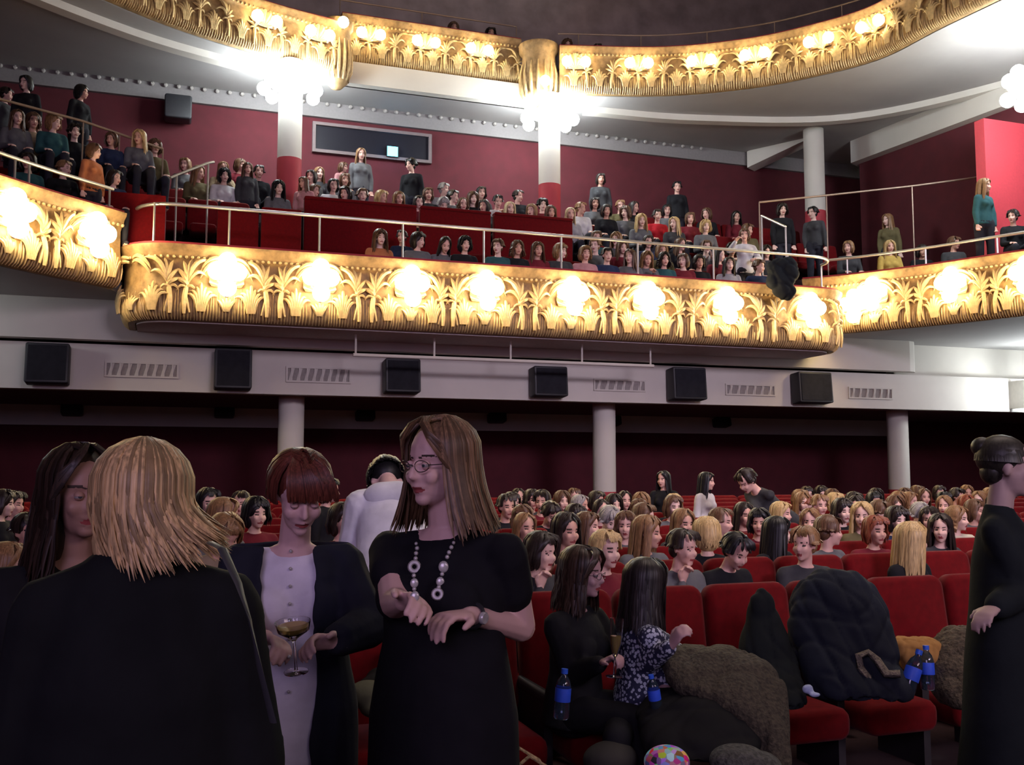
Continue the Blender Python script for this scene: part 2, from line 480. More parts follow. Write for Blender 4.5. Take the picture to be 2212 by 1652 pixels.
# --- wings
FL = gilded_front(pl, ZW, H1, 'balcony_front', 'gold leaf-relief balcony front of the left wing, curving towards the stage')
FR = gilded_front(pr, ZW, H1, 'balcony_front', 'gold leaf-relief balcony front of the right wing, curving towards the stage')
def s_of(path, px, py, z):
    P = atZ(px, py, z); best = None; acc = 0
    for a, b in zip(path, path[1:]):
        a, b = Vector(a), Vector(b); m = (a+b)/2
        dd = (m - Vector((P.x, P.y))).length
        # compare bearings: the point on the path seen in that pixel column
        rd = ray(px, py); side = abs(m.x*rd.y - m.y*rd.x)
        if best is None or side < best[0]: best = (side, acc + (b-a).length/2)
        acc += (b-a).length
    return best[1]
wl = sorted([s_of(pl, 15, 455, ZW+.6), s_of(pl, 205, 530, ZW+.6)])
wl = [wl[0] - 3*(wl[1]-wl[0]), wl[0] - 2*(wl[1]-wl[0]), wl[0] - (wl[1]-wl[0])] + wl
for s, nm in zip(wl[2:], ('just outside the frame on the left wing', 'on the left wing at the picture edge', 'on the left wing beside the centre section')):
    lamp(pl, s, ZW+.60, 'glowing globe cluster lamp ' + nm, 'lamps on the left wing', G3, 26)
decorate(FL, pl, wl + [wl[-1] + (wl[1]-wl[0])], ZW)
wr = [s_of(pr, x, y, ZW+.6) for x, y in ((1893, 635), (2062, 610), (2212, 585))]
lamp(pr, s_of(pr, 1856, 680, ZW+.4), ZW+.42, 'glowing globe cluster lamp in the corner of right wing and centre section', 'lamps on the right wing', G3, 26)
for s, nm in zip(wr, ('on the right wing, nearest the centre section', 'on the right wing, second from the centre section', 'on the right wing at the picture edge')):
    lamp(pr, s, ZW+.62, 'glowing globe cluster lamp ' + nm, 'lamps on the right wing', G3, 26)
decorate(FR, pr, wr + [wr[-1]+1.4, wr[-1]+2.8], ZW)
# --- second balcony
UL = gilded_front(ul, ZU, HU, 'balcony_front', 'gold upper balcony front of the left wing with rounded end')
UR = gilded_front(ur, ZU, HU, 'balcony_front', 'gold upper balcony front of the right wing sweeping out of the picture')
UC = gilded_front(uc, ZU + .48, HU, 'balcony_front', 'gold upper balcony front, short recessed centre section above the white band')
for path, root, zz in ((ul, UL, ZU), (ur, UR, ZU), (uc, UC, ZU+.48)):
    L = plen(path); k = 0; s = .3
    while s < L:
        put('grass_tuft', FAN, root, path, s, 0, zz+.14, .9, .0)
        put('palm_spray', SPRAY[1 if k % 2 else -1], root, path, s + .28, 0, zz+.10, .88, .0)
        s += .56; k += 1
for path, zz, L_, nm, grp in ((uc, ZU+.48, [(787, 37), (823, 42), (912, 57), (945, 70), (1030, 72), (1066, 76)], 'upper centre', 'lamps on the upper centre section'),):
    for i in range(0, len(L_), 2):
        a = s_of(path, (L_[i][0]+L_[i+1][0])/2, L_[i][1], zz+.6)
        lamp(path, a, zz+.60, 'pair of warm globes on the recessed upper centre section, %s' % place_name(i//2, 3), grp, G2, 2, GLOBE_S)
ru = [(1238, 93), (1370, 98), (1505, 98), (1630, 95), (1762, 65), (1882, 20)]
for i, (px, py) in enumerate(ru):
    lamp(ur, s_of(ur, px, py, ZU+.6), ZU+.62, 'pair of warm globes on the upper right wing, %s' % place_name(i, 6), 'lamps on the upper right wing', G2, 2.6, GLOBE_S)
lu = [(560, 2), (682, 14)]
for i, (px, py) in enumerate(lu):
    lamp(ul, s_of(ul, px, py, ZU+.6), ZU+.62, 'pair of warm globes on the upper left wing, ' + ('second from the rounded end', 'next to the rounded end')[i], 'lamps on the upper left wing', G2, 3.5, GLOBE_S)

# rounded gilded end pieces of the upper wings
def end_pier(x, y, r, label, bulb):
    root = empty('gilded_pier', (x, y, ZU), 0, label, 'pier')
    MB().lathe([(0, -.30), (r*.35, -.28), (r*.75, -.16), (r*.92, .0), (r*.86, .10), (r, .25), (r*.9, .9), (r*1.08, .98), (r*1.1, 1.12), (r*.5, 1.22), (0, 1.24)], seg=28).build('drum', GOLD, root)
    m = MB()
    for k in range(16):
        a = 2*math.pi*k/16; c, s = math.cos(a), math.sin(a)
        m.tube([(r*.78*c, r*.78*s, -.14), (r*.97*c, r*.97*s, .08), (r*1.02*c, r*1.02*s, .4), (r*.93*c, r*.93*s, .7)], [.02, .04, .035, .01], 5)
    m.build('leaf_rib', GOLDLEAF, root)
    g = link('globe', GLOBE_S, root); g.location = bulb
    h = link('lamp_holder', HOLD, root); h.location = Vector(bulb) + Vector((0, .06, -.12))
    point(Vector(bulb) + Vector((0, -.2, 0)), 4, (1, .7, .34), .08, root)
end_pier(7.42, 19.75, .40, 'rounded gold pier ending the upper right wing, above the middle column lamp', (-.05, -.52, .16))
end_pier(3.06, 20.0, .30, 'rounded gold pier ending the upper left wing, above the left column lamp', (.05, -.45, .95))

# ------------------------------------------------------------------ soffits
def slab(name, pts, z0, z1, m, kind='structure'):
    n = len(pts)
    o = MB().add([(x, y, z0) for x, y in pts] + [(x, y, z1) for x, y in pts],
        [tuple(range(n)), tuple(reversed(range(n, 2*n)))] + [(i, (i+1) % n, n+(i+1) % n, n+i) for i in range(n)]).build(name, m, smooth=False)
    return tag(o, kind=kind)
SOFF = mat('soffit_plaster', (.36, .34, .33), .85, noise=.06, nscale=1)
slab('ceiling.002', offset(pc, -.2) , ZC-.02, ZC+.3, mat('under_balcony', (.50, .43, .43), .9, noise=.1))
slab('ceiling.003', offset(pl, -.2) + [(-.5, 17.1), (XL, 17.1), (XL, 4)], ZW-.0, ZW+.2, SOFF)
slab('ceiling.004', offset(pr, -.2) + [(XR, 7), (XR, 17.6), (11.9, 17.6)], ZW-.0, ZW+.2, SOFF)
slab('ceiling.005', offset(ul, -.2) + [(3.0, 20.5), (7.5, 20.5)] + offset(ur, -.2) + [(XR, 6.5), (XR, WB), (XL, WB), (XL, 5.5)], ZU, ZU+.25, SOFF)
# white band below the recessed centre section
sbox('trim_5', (3.15, 20.30, ZU), (7.45, 20.55, ZU+.47), WHITE)
# cornice and frieze at the top of the balcony wall
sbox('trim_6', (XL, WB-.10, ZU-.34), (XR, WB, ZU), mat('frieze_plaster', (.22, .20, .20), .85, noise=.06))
dm = MB(); x = -6.
while x < 12.5:
    dm.ell((x, WB-.14, ZU-.05), (.05, .05, .045), 6, 4); x += .26
tag(dm.build('trim_7', mat('cornice_beads', (.34, .31, .29), .6, noise=.05)), kind='structure')
# stepped rib of the soffit behind the wings (its edge catches the lamp light)
rib_l = smooth_path([(-7.6, 12.4), (-4.2, 16.4), (-1.0, 18.9), (1.9, 20.1)], 30)
rib_r = smooth_path([(8.6, 19.9), (11.2, 19.6), (14.5, 18.4), (16.4, 15.4), (17.2, 12.0)], 30)
tag(sweep(rib_l, [(-.25, ZU-.14), (.0, ZU-.14), (.0, ZU), (-.25, ZU)]).build('trim_8', WHITE, smooth=False), kind='structure')
tag(sweep(rib_r, [(-.25, ZU-.14), (.0, ZU-.14), (.0, ZU), (-.25, ZU)]).build('trim_9', WHITE, smooth=False), kind='structure')
# right: stepped white bulkhead and the bright red wing wall under the ceiling
A = atY(1625, 372, 21.6); 
def zat(px, py, Y): return atY(px, py, Y).z
_a, _b2 = atY(1762, 300, 20.1), atY(1622, 366, 21.6)
_m = MB(); _q = Vector((_b2.x-_a.x, _b2.y-_a.y, 0)).normalized().cross(Vector((0, 0, 1)))*.2
_m.add([_a - _q, _a + _q, _b2 + _q, _b2 - _q] + [v + Vector((0, 0, .42)) for v in (_a - _q, _a + _q, _b2 + _q, _b2 - _q)], [(0,1,2,3),(7,6,5,4),(0,4,5,1),(1,5,6,2),(2,6,7,3),(3,7,4,0)])
tag(_m.build('trim_10', WHITE, smooth=False), kind='structure')
bk = MB()
a = atY(1838, 352, 20.0); b = atZ(2212, 212, a.z)
bk.add([(a.x, 20.0, a.z), (b.x, b.y, a.z), (b.x+3, b.y, a.z), (a.x+3, 21.7, a.z), (a.x, 20.0, ZU), (b.x, b.y, ZU), (b.x+3, b.y, ZU), (a.x+3, 21.7, ZU)],
       [(0,3,2,1),(4,5,6,7),(0,1,5,4),(1,2,6,5),(2,3,7,6),(3,0,4,7)])
tag(bk.build('trim_11', WHITE, smooth=False), kind='structure')
bw = MB()
bw.add([(a.x+.25, 20.0, 4.5), (b.x+.25, b.y, 4.5), (b.x+.5, b.y, 4.5), (a.x+.5, 20.0, 4.5), (a.x+.25, 20.0, a.z), (b.x+.25, b.y, a.z), (b.x+.5, b.y, a.z), (a.x+.5, 20.0, a.z)],
       [(0,3,2,1),(4,5,6,7),(0,1,5,4),(1,2,6,5),(2,3,7,6),(3,0,4,7)])
tag(bw.build('wall_right.001', REDWALL, smooth=False), kind='structure')
c = atY(2125, 255, 15.2)
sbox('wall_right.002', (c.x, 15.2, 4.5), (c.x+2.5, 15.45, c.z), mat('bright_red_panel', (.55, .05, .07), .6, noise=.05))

# ------------------------------------------------------------------ columns
def column(px, Y, z0, zred, z1, rad, label, basemat=REDPAINT):
    P = atY(px, 700, Y)
    root = empty('column', (P.x, Y, z0), 0, label, 'column')
    MB().lathe([(0, zred-z0), (rad, zred-z0), (rad, z1-z0), (0, z1-z0)], seg=32).build('shaft', WHITE, root)
    MB().lathe([(0, 0), (rad*1.02, 0), (rad*1.02, zred-z0), (0, zred-z0)], seg=32).build('base', basemat, root)
    return P
for px, lab in ((633, 'white round column of the stalls, behind the short-haired woman'), (1303, 'white round column of the stalls, right of the tall woman'), (1931, 'white round column of the stalls, furthest right')):
    column(px, 17.9, 0, 1.19, 2.90, .225, lab)
ucol = []
for px, lab in ((618, 'white balcony column with glaring lamp, left of the projection window'), (1188, 'white balcony column with glaring lamp, middle of the picture'), (1768, 'plain white balcony column without lamp, right')):
    ucol.append(column(px, 19.6, 5.5, 7.72, ZU, .235, lab))
# lamp rings round the two columns (and one at the picture's right edge)
def ring_lamp(x, y, z, label, power, r=.26, n=7):
    root = empty('column_lamp', (x, y, z), 0, label, 'lamp', 'white lamps on the balcony columns')
    MB().lathe([(r+.05, -.10), (r+.12, -.08), (r+.12, .02), (r+.05, .04), (r+.05, -.10)], seg=28).build('ring', METAL, root)
    arm = MB(); gl = MB()
    for k in range(n):
        a = 2*math.pi*(k+.5)/n; c, s = math.cos(a), math.sin(a)
        arm.cap(((r+.1)*c, (r+.1)*s, -.02), .02, ((r+.24)*c, (r+.24)*s, .02), .02, 6)
    arm.build('arm', METAL, root)
    for k in range(n):
        a = 2*math.pi*(k+.5)/n; c, s = math.cos(a), math.sin(a)
        for zz, e in ((.18, .22), (-.16, .26)):
            g = link('globe', CGLOBE, root); g.location = ((r+e)*c, (r+e)*s, zz)
    for k in range(3):
        a = 2*math.pi*k/3 - math.pi/2
        point(((r+.5)*math.cos(a), (r+.5)*math.sin(a), 0), power/3, (.88, .96, 1), .15, root)
CGLOBE = MB().ell((0, 0, 0), .135, 12, 8).mesh('globe', COOLBULB)
for P, py, lab in ((ucol[0], 180, 'cluster of glaring white globes round the left balcony column'), (ucol[1], 245, 'cluster of glaring white globes round the middle balcony column')):
    ring_lamp(P.x, 19.6, zat(1188 if P is ucol[1] else 618, py, 19.6), lab, 60)
Q = atY(2246, 185, 13.2)
ring_lamp(Q.x, 13.2, Q.z, 'cluster of glaring white globes at the right picture edge', 130)
rc = empty('column', (Q.x, 13.2, 4.5), 0, 'white round balcony column at the right picture edge', 'column')
MB().lathe([(0, 0), (.2, 0), (.2, ZU-4.5), (0, ZU-4.5)], seg=32).build('shaft', WHITE, rc)
# lower side-wing lamps at the right edge, under the wing
Q = atY(2222, 850, 16.6)
root = empty('wall_lamp', (Q.x, 16.6, Q.z), 0, 'pair of white globes on the white fascia at the right edge', 'lamp')
MB().box((-.04, 0, -.3), (.04, .5, .3)).build('bracket', METAL, root)
for zz in (.19, -.19):
    g = link('globe', CGLOBE, root); g.location = (0, -.12, zz)
point((0, -.4, 0), 110, (.9, .97, 1), .12, root)
# under-wing ceiling lamps that light the soffits of the side wings
for (x, y, lab) in ((17.2, 14.6, 'right'), (-4.2, 15.4, 'left')):
    root = empty('ceiling_lamp', (x, y, ZW-.02), 0, 'round white ceiling lamp under the %s wing' % lab, 'lamp')
    MB().lathe([(0, 0), (.16, 0), (.16, -.05), (0, -.05)], seg=20).build('housing', METAL, root)
    g = link('globe', CGLOBE, root); g.location = (0, 0, -.12)
    point((0, 0, -.4), 75 if lab == 'right' else 22, (.92, .95, 1), .12, root)

# ------------------------------------------------------------------ speakers, vents, lighting bar
big = [(100, 50, 150, 742, 830), (504, 462, 547, 754, 842), (872, 832, 913, 776, 850), (1193, 1154, 1232, 793, 858), (1493, 1455, 1533, 795, 865), (1767, 1727, 1806, 805, 872)]
for i, (cx, x0, x1, y0, y1) in enumerate(big):
    a = atY(x0, y0, 16.72); b = atY(x1, y1, 16.72)
    wd = abs(b.x - a.x)*.93; ht = abs(a.z - atY(x0, y1, 16.72).z)
    root = empty('surround_speaker', ((a.x+b.x)/2, 17.1, atY(cx, y1, 16.72).z), 0, 'large black square speaker on the white fascia, ' + place_name(i, 6), 'speaker', 'large speakers on the fascia')
    Mt = Matrix.Rotation(R(-5), 4, 'X')
    MB().rbox((-wd/2, -.36, 0), (wd/2, -.06, ht), .03, M=Mt).build('cabinet', BLACKP, root)
    MB().box((-wd/2+.04, -.375, .04), (wd/2-.04, -.355, ht-.04), M=Mt).build('grille', CLOTH, root, color=(.02, .02, .025))
    MB().box((-.06, -.08, ht*.3), (.06, 0, ht*.7)).build('wall_bracket', METAL, root)
small = [(155, 888), (485, 893), (790, 900), (1075, 905), (1335, 912), (1562, 915)]
for i, (px, py) in enumerate(small):
    P = atY(px, py, WB-.35)
    root = empty('small_speaker', (P.x, WB-.12, P.z-.11), 0, 'small black speaker on the white band above the red wall, ' + place_name(i, 6), 'speaker', 'small speakers on the back wall band')
    wd = .2 if i != 4 else .07
    MB().rbox((-wd, -.32, 0), (wd, -.07, .22), .04, M=Matrix.Rotation(R(-10), 4, 'X')).build('cabinet', BLACKP, root)
    MB().box((-.04, -.1, .06), (.04, 0, .16)).build('wall_bracket', BLACKP, root)
vents = [(230, 382, 787, 810), (622, 755, 797, 822), (1287, 1393, 822, 842), (1572, 1674, 832, 852), (1838, 1928, 838, 860)]
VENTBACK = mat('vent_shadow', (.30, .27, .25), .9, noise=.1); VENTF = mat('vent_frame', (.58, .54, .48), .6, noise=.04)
for i, (x0, x1, y0, y1) in enumerate(vents):
    a = atY(x0, (y0+y1)/2, 17.05); b = atY(x1, (y0+y1)/2, 17.05); hz = (y1-y0)/FPX*18/2
    root = empty('air_vent', ((a.x+b.x)/2, 17.1, (a.z+b.z)/2), 0, 'slotted air vent in the white fascia, ' + place_name(i, 5), 'vent', 'vents in the fascia')
    wd = (b.x-a.x)/2
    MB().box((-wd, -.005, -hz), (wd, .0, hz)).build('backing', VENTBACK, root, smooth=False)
    fr = MB(); t = .03
    fr.box((-wd-t, -.03, hz), (wd+t, 0, hz+t)).box((-wd-t, -.03, -hz-t), (wd+t, 0, -hz)).box((-wd-t, -.03, -hz), (-wd, 0, hz)).box((wd, -.03, -hz), (wd+t, 0, hz))
    fr.build('frame', VENTF, root, smooth=False)
    nn = 8 if i < 2 else 6
    V = MB().add([(-.05, -.02, -hz), (.0, -.025, -hz), (.05, -.02, hz), (.0, -.012, hz)], [(0, 1, 2, 3)]).box((-.012, -.03, -hz), (.012, -.004, hz)).mesh('vane', VENTF, False)
    for k in range(nn):
        o = link('vane', V, root); o.location = (-wd + 2*wd*(k+.5)/nn, 0, 0)
a = atY(763, 766, 16.0); b = atY(1412, 797, 16.0)
root = empty('lighting_bar', (a.x, 16.0, a.z), 0, 'long thin white bar hanging on five rods beneath the balcony', 'bar')
MB().tube([(0, 0, 0), (b.x-a.x, 0, 0)], .03, 8).build('bar', WHITE, root)
for px in (768, 938, 1103, 1257, 1405):
    x = atY(px, 780, 16.0).x - a.x
    MB().tube([(x, 0, 0), (x, 0, ZC-.02-a.z)], .018, 6).build('hanger', WHITE, root)

# projection window and glowing sign on the balcony wall
a = atY(682, 270, WB-.05); b = atY(925, 352, WB-.05)
z0 = atY(682, 322, WB-.05).z; z1 = a.z
wn = tag(MB().box((a.x, WB-.04, z0), (b.x, WB-.01, z1)).build('window_1', DARKGLASS, smooth=False), kind='structure')
f = MB(); t = .07
f.box((a.x-t, WB-.10, z1), (b.x+t, WB, z1+t)).box((a.x-t, WB-.10, z0-t), (b.x+t, WB, z0)).box((a.x-t, WB-.1, z0), (a.x, WB, z1)).box((b.x, WB-.1, z0), (b.x+t, WB, z1))
f.build('window_frame', mat('frame_paint', (.16, .12, .12), .7, noise=.05), wn, smooth=False)
P = atY(848, 327, WB-.15)
sg = empty('glowing_screen', P, 0, 'small glowing turquoise screen in front of the projection window', 'screen')
MB().box((-.13, 0, -.12), (.13, .05, .12)).build('housing', BLACKP, sg, smooth=False)
MB().box((-.12, -.01, -.11), (.12, 0, .11)).build('display', mat('screen_glow', (.1, .6, .8), .4, emit=(.12, .75, 1), estr=5, noise=.01), sg, smooth=False)
MB().box((-.03, .04, -.05), (.03, .15, .05)).build('bracket', BLACKP, sg)
point((0, -.2, 0), 5, (.1, .5, 1), .08, sg)
P = atY(845, 227, WB-.12)
bl = empty('blue_dot', P, 0, 'tiny blue light on the cornice above the projection window', 'lamp')
MB().ell((0, 0, 0), .05, 10, 6).build('lens', mat('blue_emission', (.1, .3, 1), .3, emit=(.05, .3, 1), estr=5, noise=.01), bl)  # small blue emissive sphere at the cornice
for px, py, lab in ((385, 232, 'dark boxy speaker high on the balcony wall, left'),):
    P = atY(px, py, WB-.4)
    root = empty('wall_speaker', (P.x, WB, P.z), 0, lab, 'speaker')
    MB().rbox((-.27, -.5, -.25), (.27, -.1, .25), .05).build('cabinet', BLACKP, root)
    MB().box((-.05, -.12, -.08), (.05, 0, .08)).build('wall_bracket', BLACKP, root)

# ------------------------------------------------------------------ balcony steps, parapet
def bfloor(k, right=False):
    return 4.22 + .33*k if k < 3 else 5.5 + .34*(k-3)
BY = [16.2 + .7*k for k in range(8)]
fl = MB()
for k in range(8):
    y1 = BY[k] + .35 if k < 7 else WB
    y0 = (BY[k] - .35) if k else CY + .2
    fl.box(((CX0 + .8, CX0 + .15)[k] if k < 2 else -8, y0, ZC + .28 if k < 2 else 4.52), ((CX1 - .8, CX1 - .15)[k] if k < 2 else 18, y1, bfloor(k)))
tag(fl.build('floor.001', CARPET, smooth=False), kind='structure')
fw = MB()
fw.box((-6, 15.25, ZW+.2), (-1.15, 16.0, 4.93)).box((-8, 15.95, 5.05), (-.15, 17.25, 5.82)).box((-8, 17.2, ZW+.2), (-1.4, 18.3, 6.38))
fw.box((12.4, 16.8, ZW+.2), (17, 17.4, 4.95)).box((13.6, 15.4, ZW+.2), (17, 16.75, 4.95)).box((14.7, 13.8, ZW+.2), (17, 15.4, 5.2))
tag(fw.build('floor.002', VELVET, smooth=False), kind='structure')
pa = atY(728, 432, 17.5); pb = atY(1240, 475, 17.5)
for i, (x0, x1) in enumerate(((468, 560), (563, 652), (655, 900), (905, 1060), (1065, 1236))):
    yy = 450 + (x0-468)*.0 if i < 2 else 436 + (x0-728)*.09
    Y = 16.75 if i < 2 else 17.5
    A_, B_ = atY(x0, 470, Y), atY(x1, 470, Y)
    zt = atY((x0+x1)/2, (452 if i < 2 else 445 + ((x0+x1)/2-900)*.085), Y).z
    k = 1
    root = empty('parapet', ((A_.x+B_.x)/2, Y, 4.4), 0, 'red padded parapet panel inside the balcony, ' + place_name(i, 5), 'parapet', 'red parapets in the balcony')
    wd = (B_.x-A_.x)/2 - .01
    MB().rbox((-wd, -.05, 0), (wd, .07, zt-4.4-.04), .03).build('panel', VELVET, root)
    MB().rbox((-wd, -.08, zt-4.4-.06), (wd, .1, zt-4.4), .03).build('top_rail', VELVET, root)

# ------------------------------------------------------------------ railings
def rail(pts, posts, label, r=.028, mt=METAL, pr_=.018):
    root = empty('railing', (pts[0].x, pts[0].y, pts[0].z), 0, label, 'railing'); o = pts[0]
    MB().tube([p-o for p in pts], r, 8).build('handrail', mt, root)
    for p, zb in posts:
        MB().tube([(p.x-o.x, p.y-o.y, zb-o.z), (p.x-o.x, p.y-o.y, p.z-o.z)], pr_, 6).build('post', mt, root)
zr = atY(900, 484, CY+.15).z
off = offset(pc, -.14)
rp = [Vector((x, y, zr)) for x, y in off[1:-1]]
rp[0] = Vector((rp[0].x, rp[0].y, zr-.06))
posts = []
for px in (322, 495, 690, 870, 1045, 1212, 1377, 1540, 1700):
    x = atY(px, 500, CY+.14).x; posts.append((Vector((max(x, -.3), CY+.14, zr)), ZC+H1))
posts.append((Vector((off[-2][0], off[-2][1], zr)), ZC+H1))
rail(rp, posts, 'long metal handrail curving along the centre balcony front')
def wrail(path, zt, px_posts, label, s0=0, s1=None):
    o2 = offset(path, -.14); L = plen(o2); s1 = s1 if s1 is not None else L-.05
    n = 24; pts = []
    for i in range(n+1):
        p, t = along(o2, s0 + (s1-s0)*i/n); pts.append(Vector((p.x, p.y, zt)))
    ps = []
    for px in px_posts:
        s = s_of(o2, px, 500, zt); p, t = along(o2, s); ps.append((Vector((p.x, p.y, zt)), ZW+H1))
    rail(pts, ps, label)
wrail(pl, ZW+H1+.36, (14, 66, 235), 'metal handrail along the left wing front', 2, None)
wrail(pr, ZW+H1+.36, (1835, 1995, 2150), 'metal handrail along the right wing front', .4, plen(pr)-2)
# upper aisle rails of the wings
P0, P1, P2 = atY(-90, 190, 15.6), atY(180, 262, 16.6), atY(352, 322, 17.2)
rail([P0, P1, P2], [(P1, 5.1), (atY(258, 292, 16.85), 5.1), (P2, 5.0)], 'thin bronze upper handrail of the left wing', .022, BRONZE, .014)
P0, P1, P2 = atY(1640, 437, 17.6), atY(1785, 422, 17.2), atY(2225, 368, 15.9)
rail([P0, P1, atY(1970, 402, 16.6), P2], [(P0, 5.0), (P1, 4.8), (atY(1970, 402, 16.6), 4.7)], 'thin bronze upper handrail of the right wing', .022, BRONZE, .014)
P0, P1 = atY(382, 378, 16.6), atY(450, 352, 17.0)
rail([atY(368, 384, 16.5), P0, P1, atY(462, 350, 17.1)], [(P0, 4.4), (P1, 4.4)], 'short sloping stair rail at the left end of the centre balcony', .022, METAL)
P0, P1 = atY(1645, 466, 17.0), atY(1697, 490, 16.3)
rail([P0, P1], [(P0, 4.5), (P1, 4.3)], 'short sloping stair rail at the right end of the centre balcony', .024, METAL)
# third level, seen between the upper front and the picture's top edge
sbox('floor.003', (XL, 20.6, ZU+.3), (XR, WB, ZU+.55), CARPET)
pts = [Vector((x, y, ZU+HU+.42)) for x, y in offset(ur, -.3)]
rail(pts[:52], [(pts[i], ZU+HU) for i in range(2, 52, 6)], 'thin rail above the upper right wing', .018, BRONZE, .012)
pts = [Vector((x, 20.6, ZU+.48+HU+.42)) for x in (3.2, 5, 7.2)]
rail(pts, [(p, ZU+.48+HU) for p in pts], 'thin rail above the recessed upper centre section', .018, BRONZE, .012)
# ------------------------------------------------------------------ people
def remesh(mb, voxel, smooth=3, sf=.5):
    me = bpy.data.meshes.new('tmp'); me.from_pydata(mb.v, [], mb.f); me.update()
    o = bpy.data.objects.new('tmp', me); COL.objects.link(o)
    m = o.modifiers.new('r', 'REMESH'); m.mode = 'VOXEL'; m.voxel_size = voxel
    if smooth:
        s = o.modifiers.new('s', 'SMOOTH'); s.iterations = smooth; s.factor = sf
    dg = bpy.context.evaluated_depsgraph_get(); dg.update()
    out = bpy.data.meshes.new_from_object(o.evaluated_get(dg))
    bpy.data.objects.remove(o); bpy.data.meshes.remove(me)
    out.materials.clear()
    return out
def coords(me):
    a = np.empty(len(me.vertices)*3, 'f'); me.vertices.foreach_get('co', a); return a.reshape(-1, 3)
def setco(me, a): me.vertices.foreach_set('co', a.astype('f').ravel()); me.update()
def folds(me, amp, freq=14., seed=0, dirs=6, crease=False):
    """cloth folds: sum of directional ripples pushed along the normals"""
    rs = np.random.RandomState(seed); a = coords(me)
    nrm = np.empty(len(a)*3, 'f'); me.vertices.foreach_get('normal', nrm); nrm = nrm.reshape(-1, 3)
    d = np.zeros(len(a))
    for k in range(dirs):
        v = rs.normal(size=3); v /= np.linalg.norm(v); v[2] *= .5
        f = freq*(.5 + rs.rand()*1.3); q = np.sin(a @ v * f + rs.rand()*6 + 1.5*np.sin(a @ rs.normal(size=3)*5)); d += (1 - 2.4*np.exp(-(q/.28)**2)) if crease else q
    setco(me, a + nrm*(amp*d/dirs*1.6)[:, None])
def finish(me, mats, name):
    me.name = name
    for m in mats: me.materials.append(m)
    me.shade_smooth(); return me

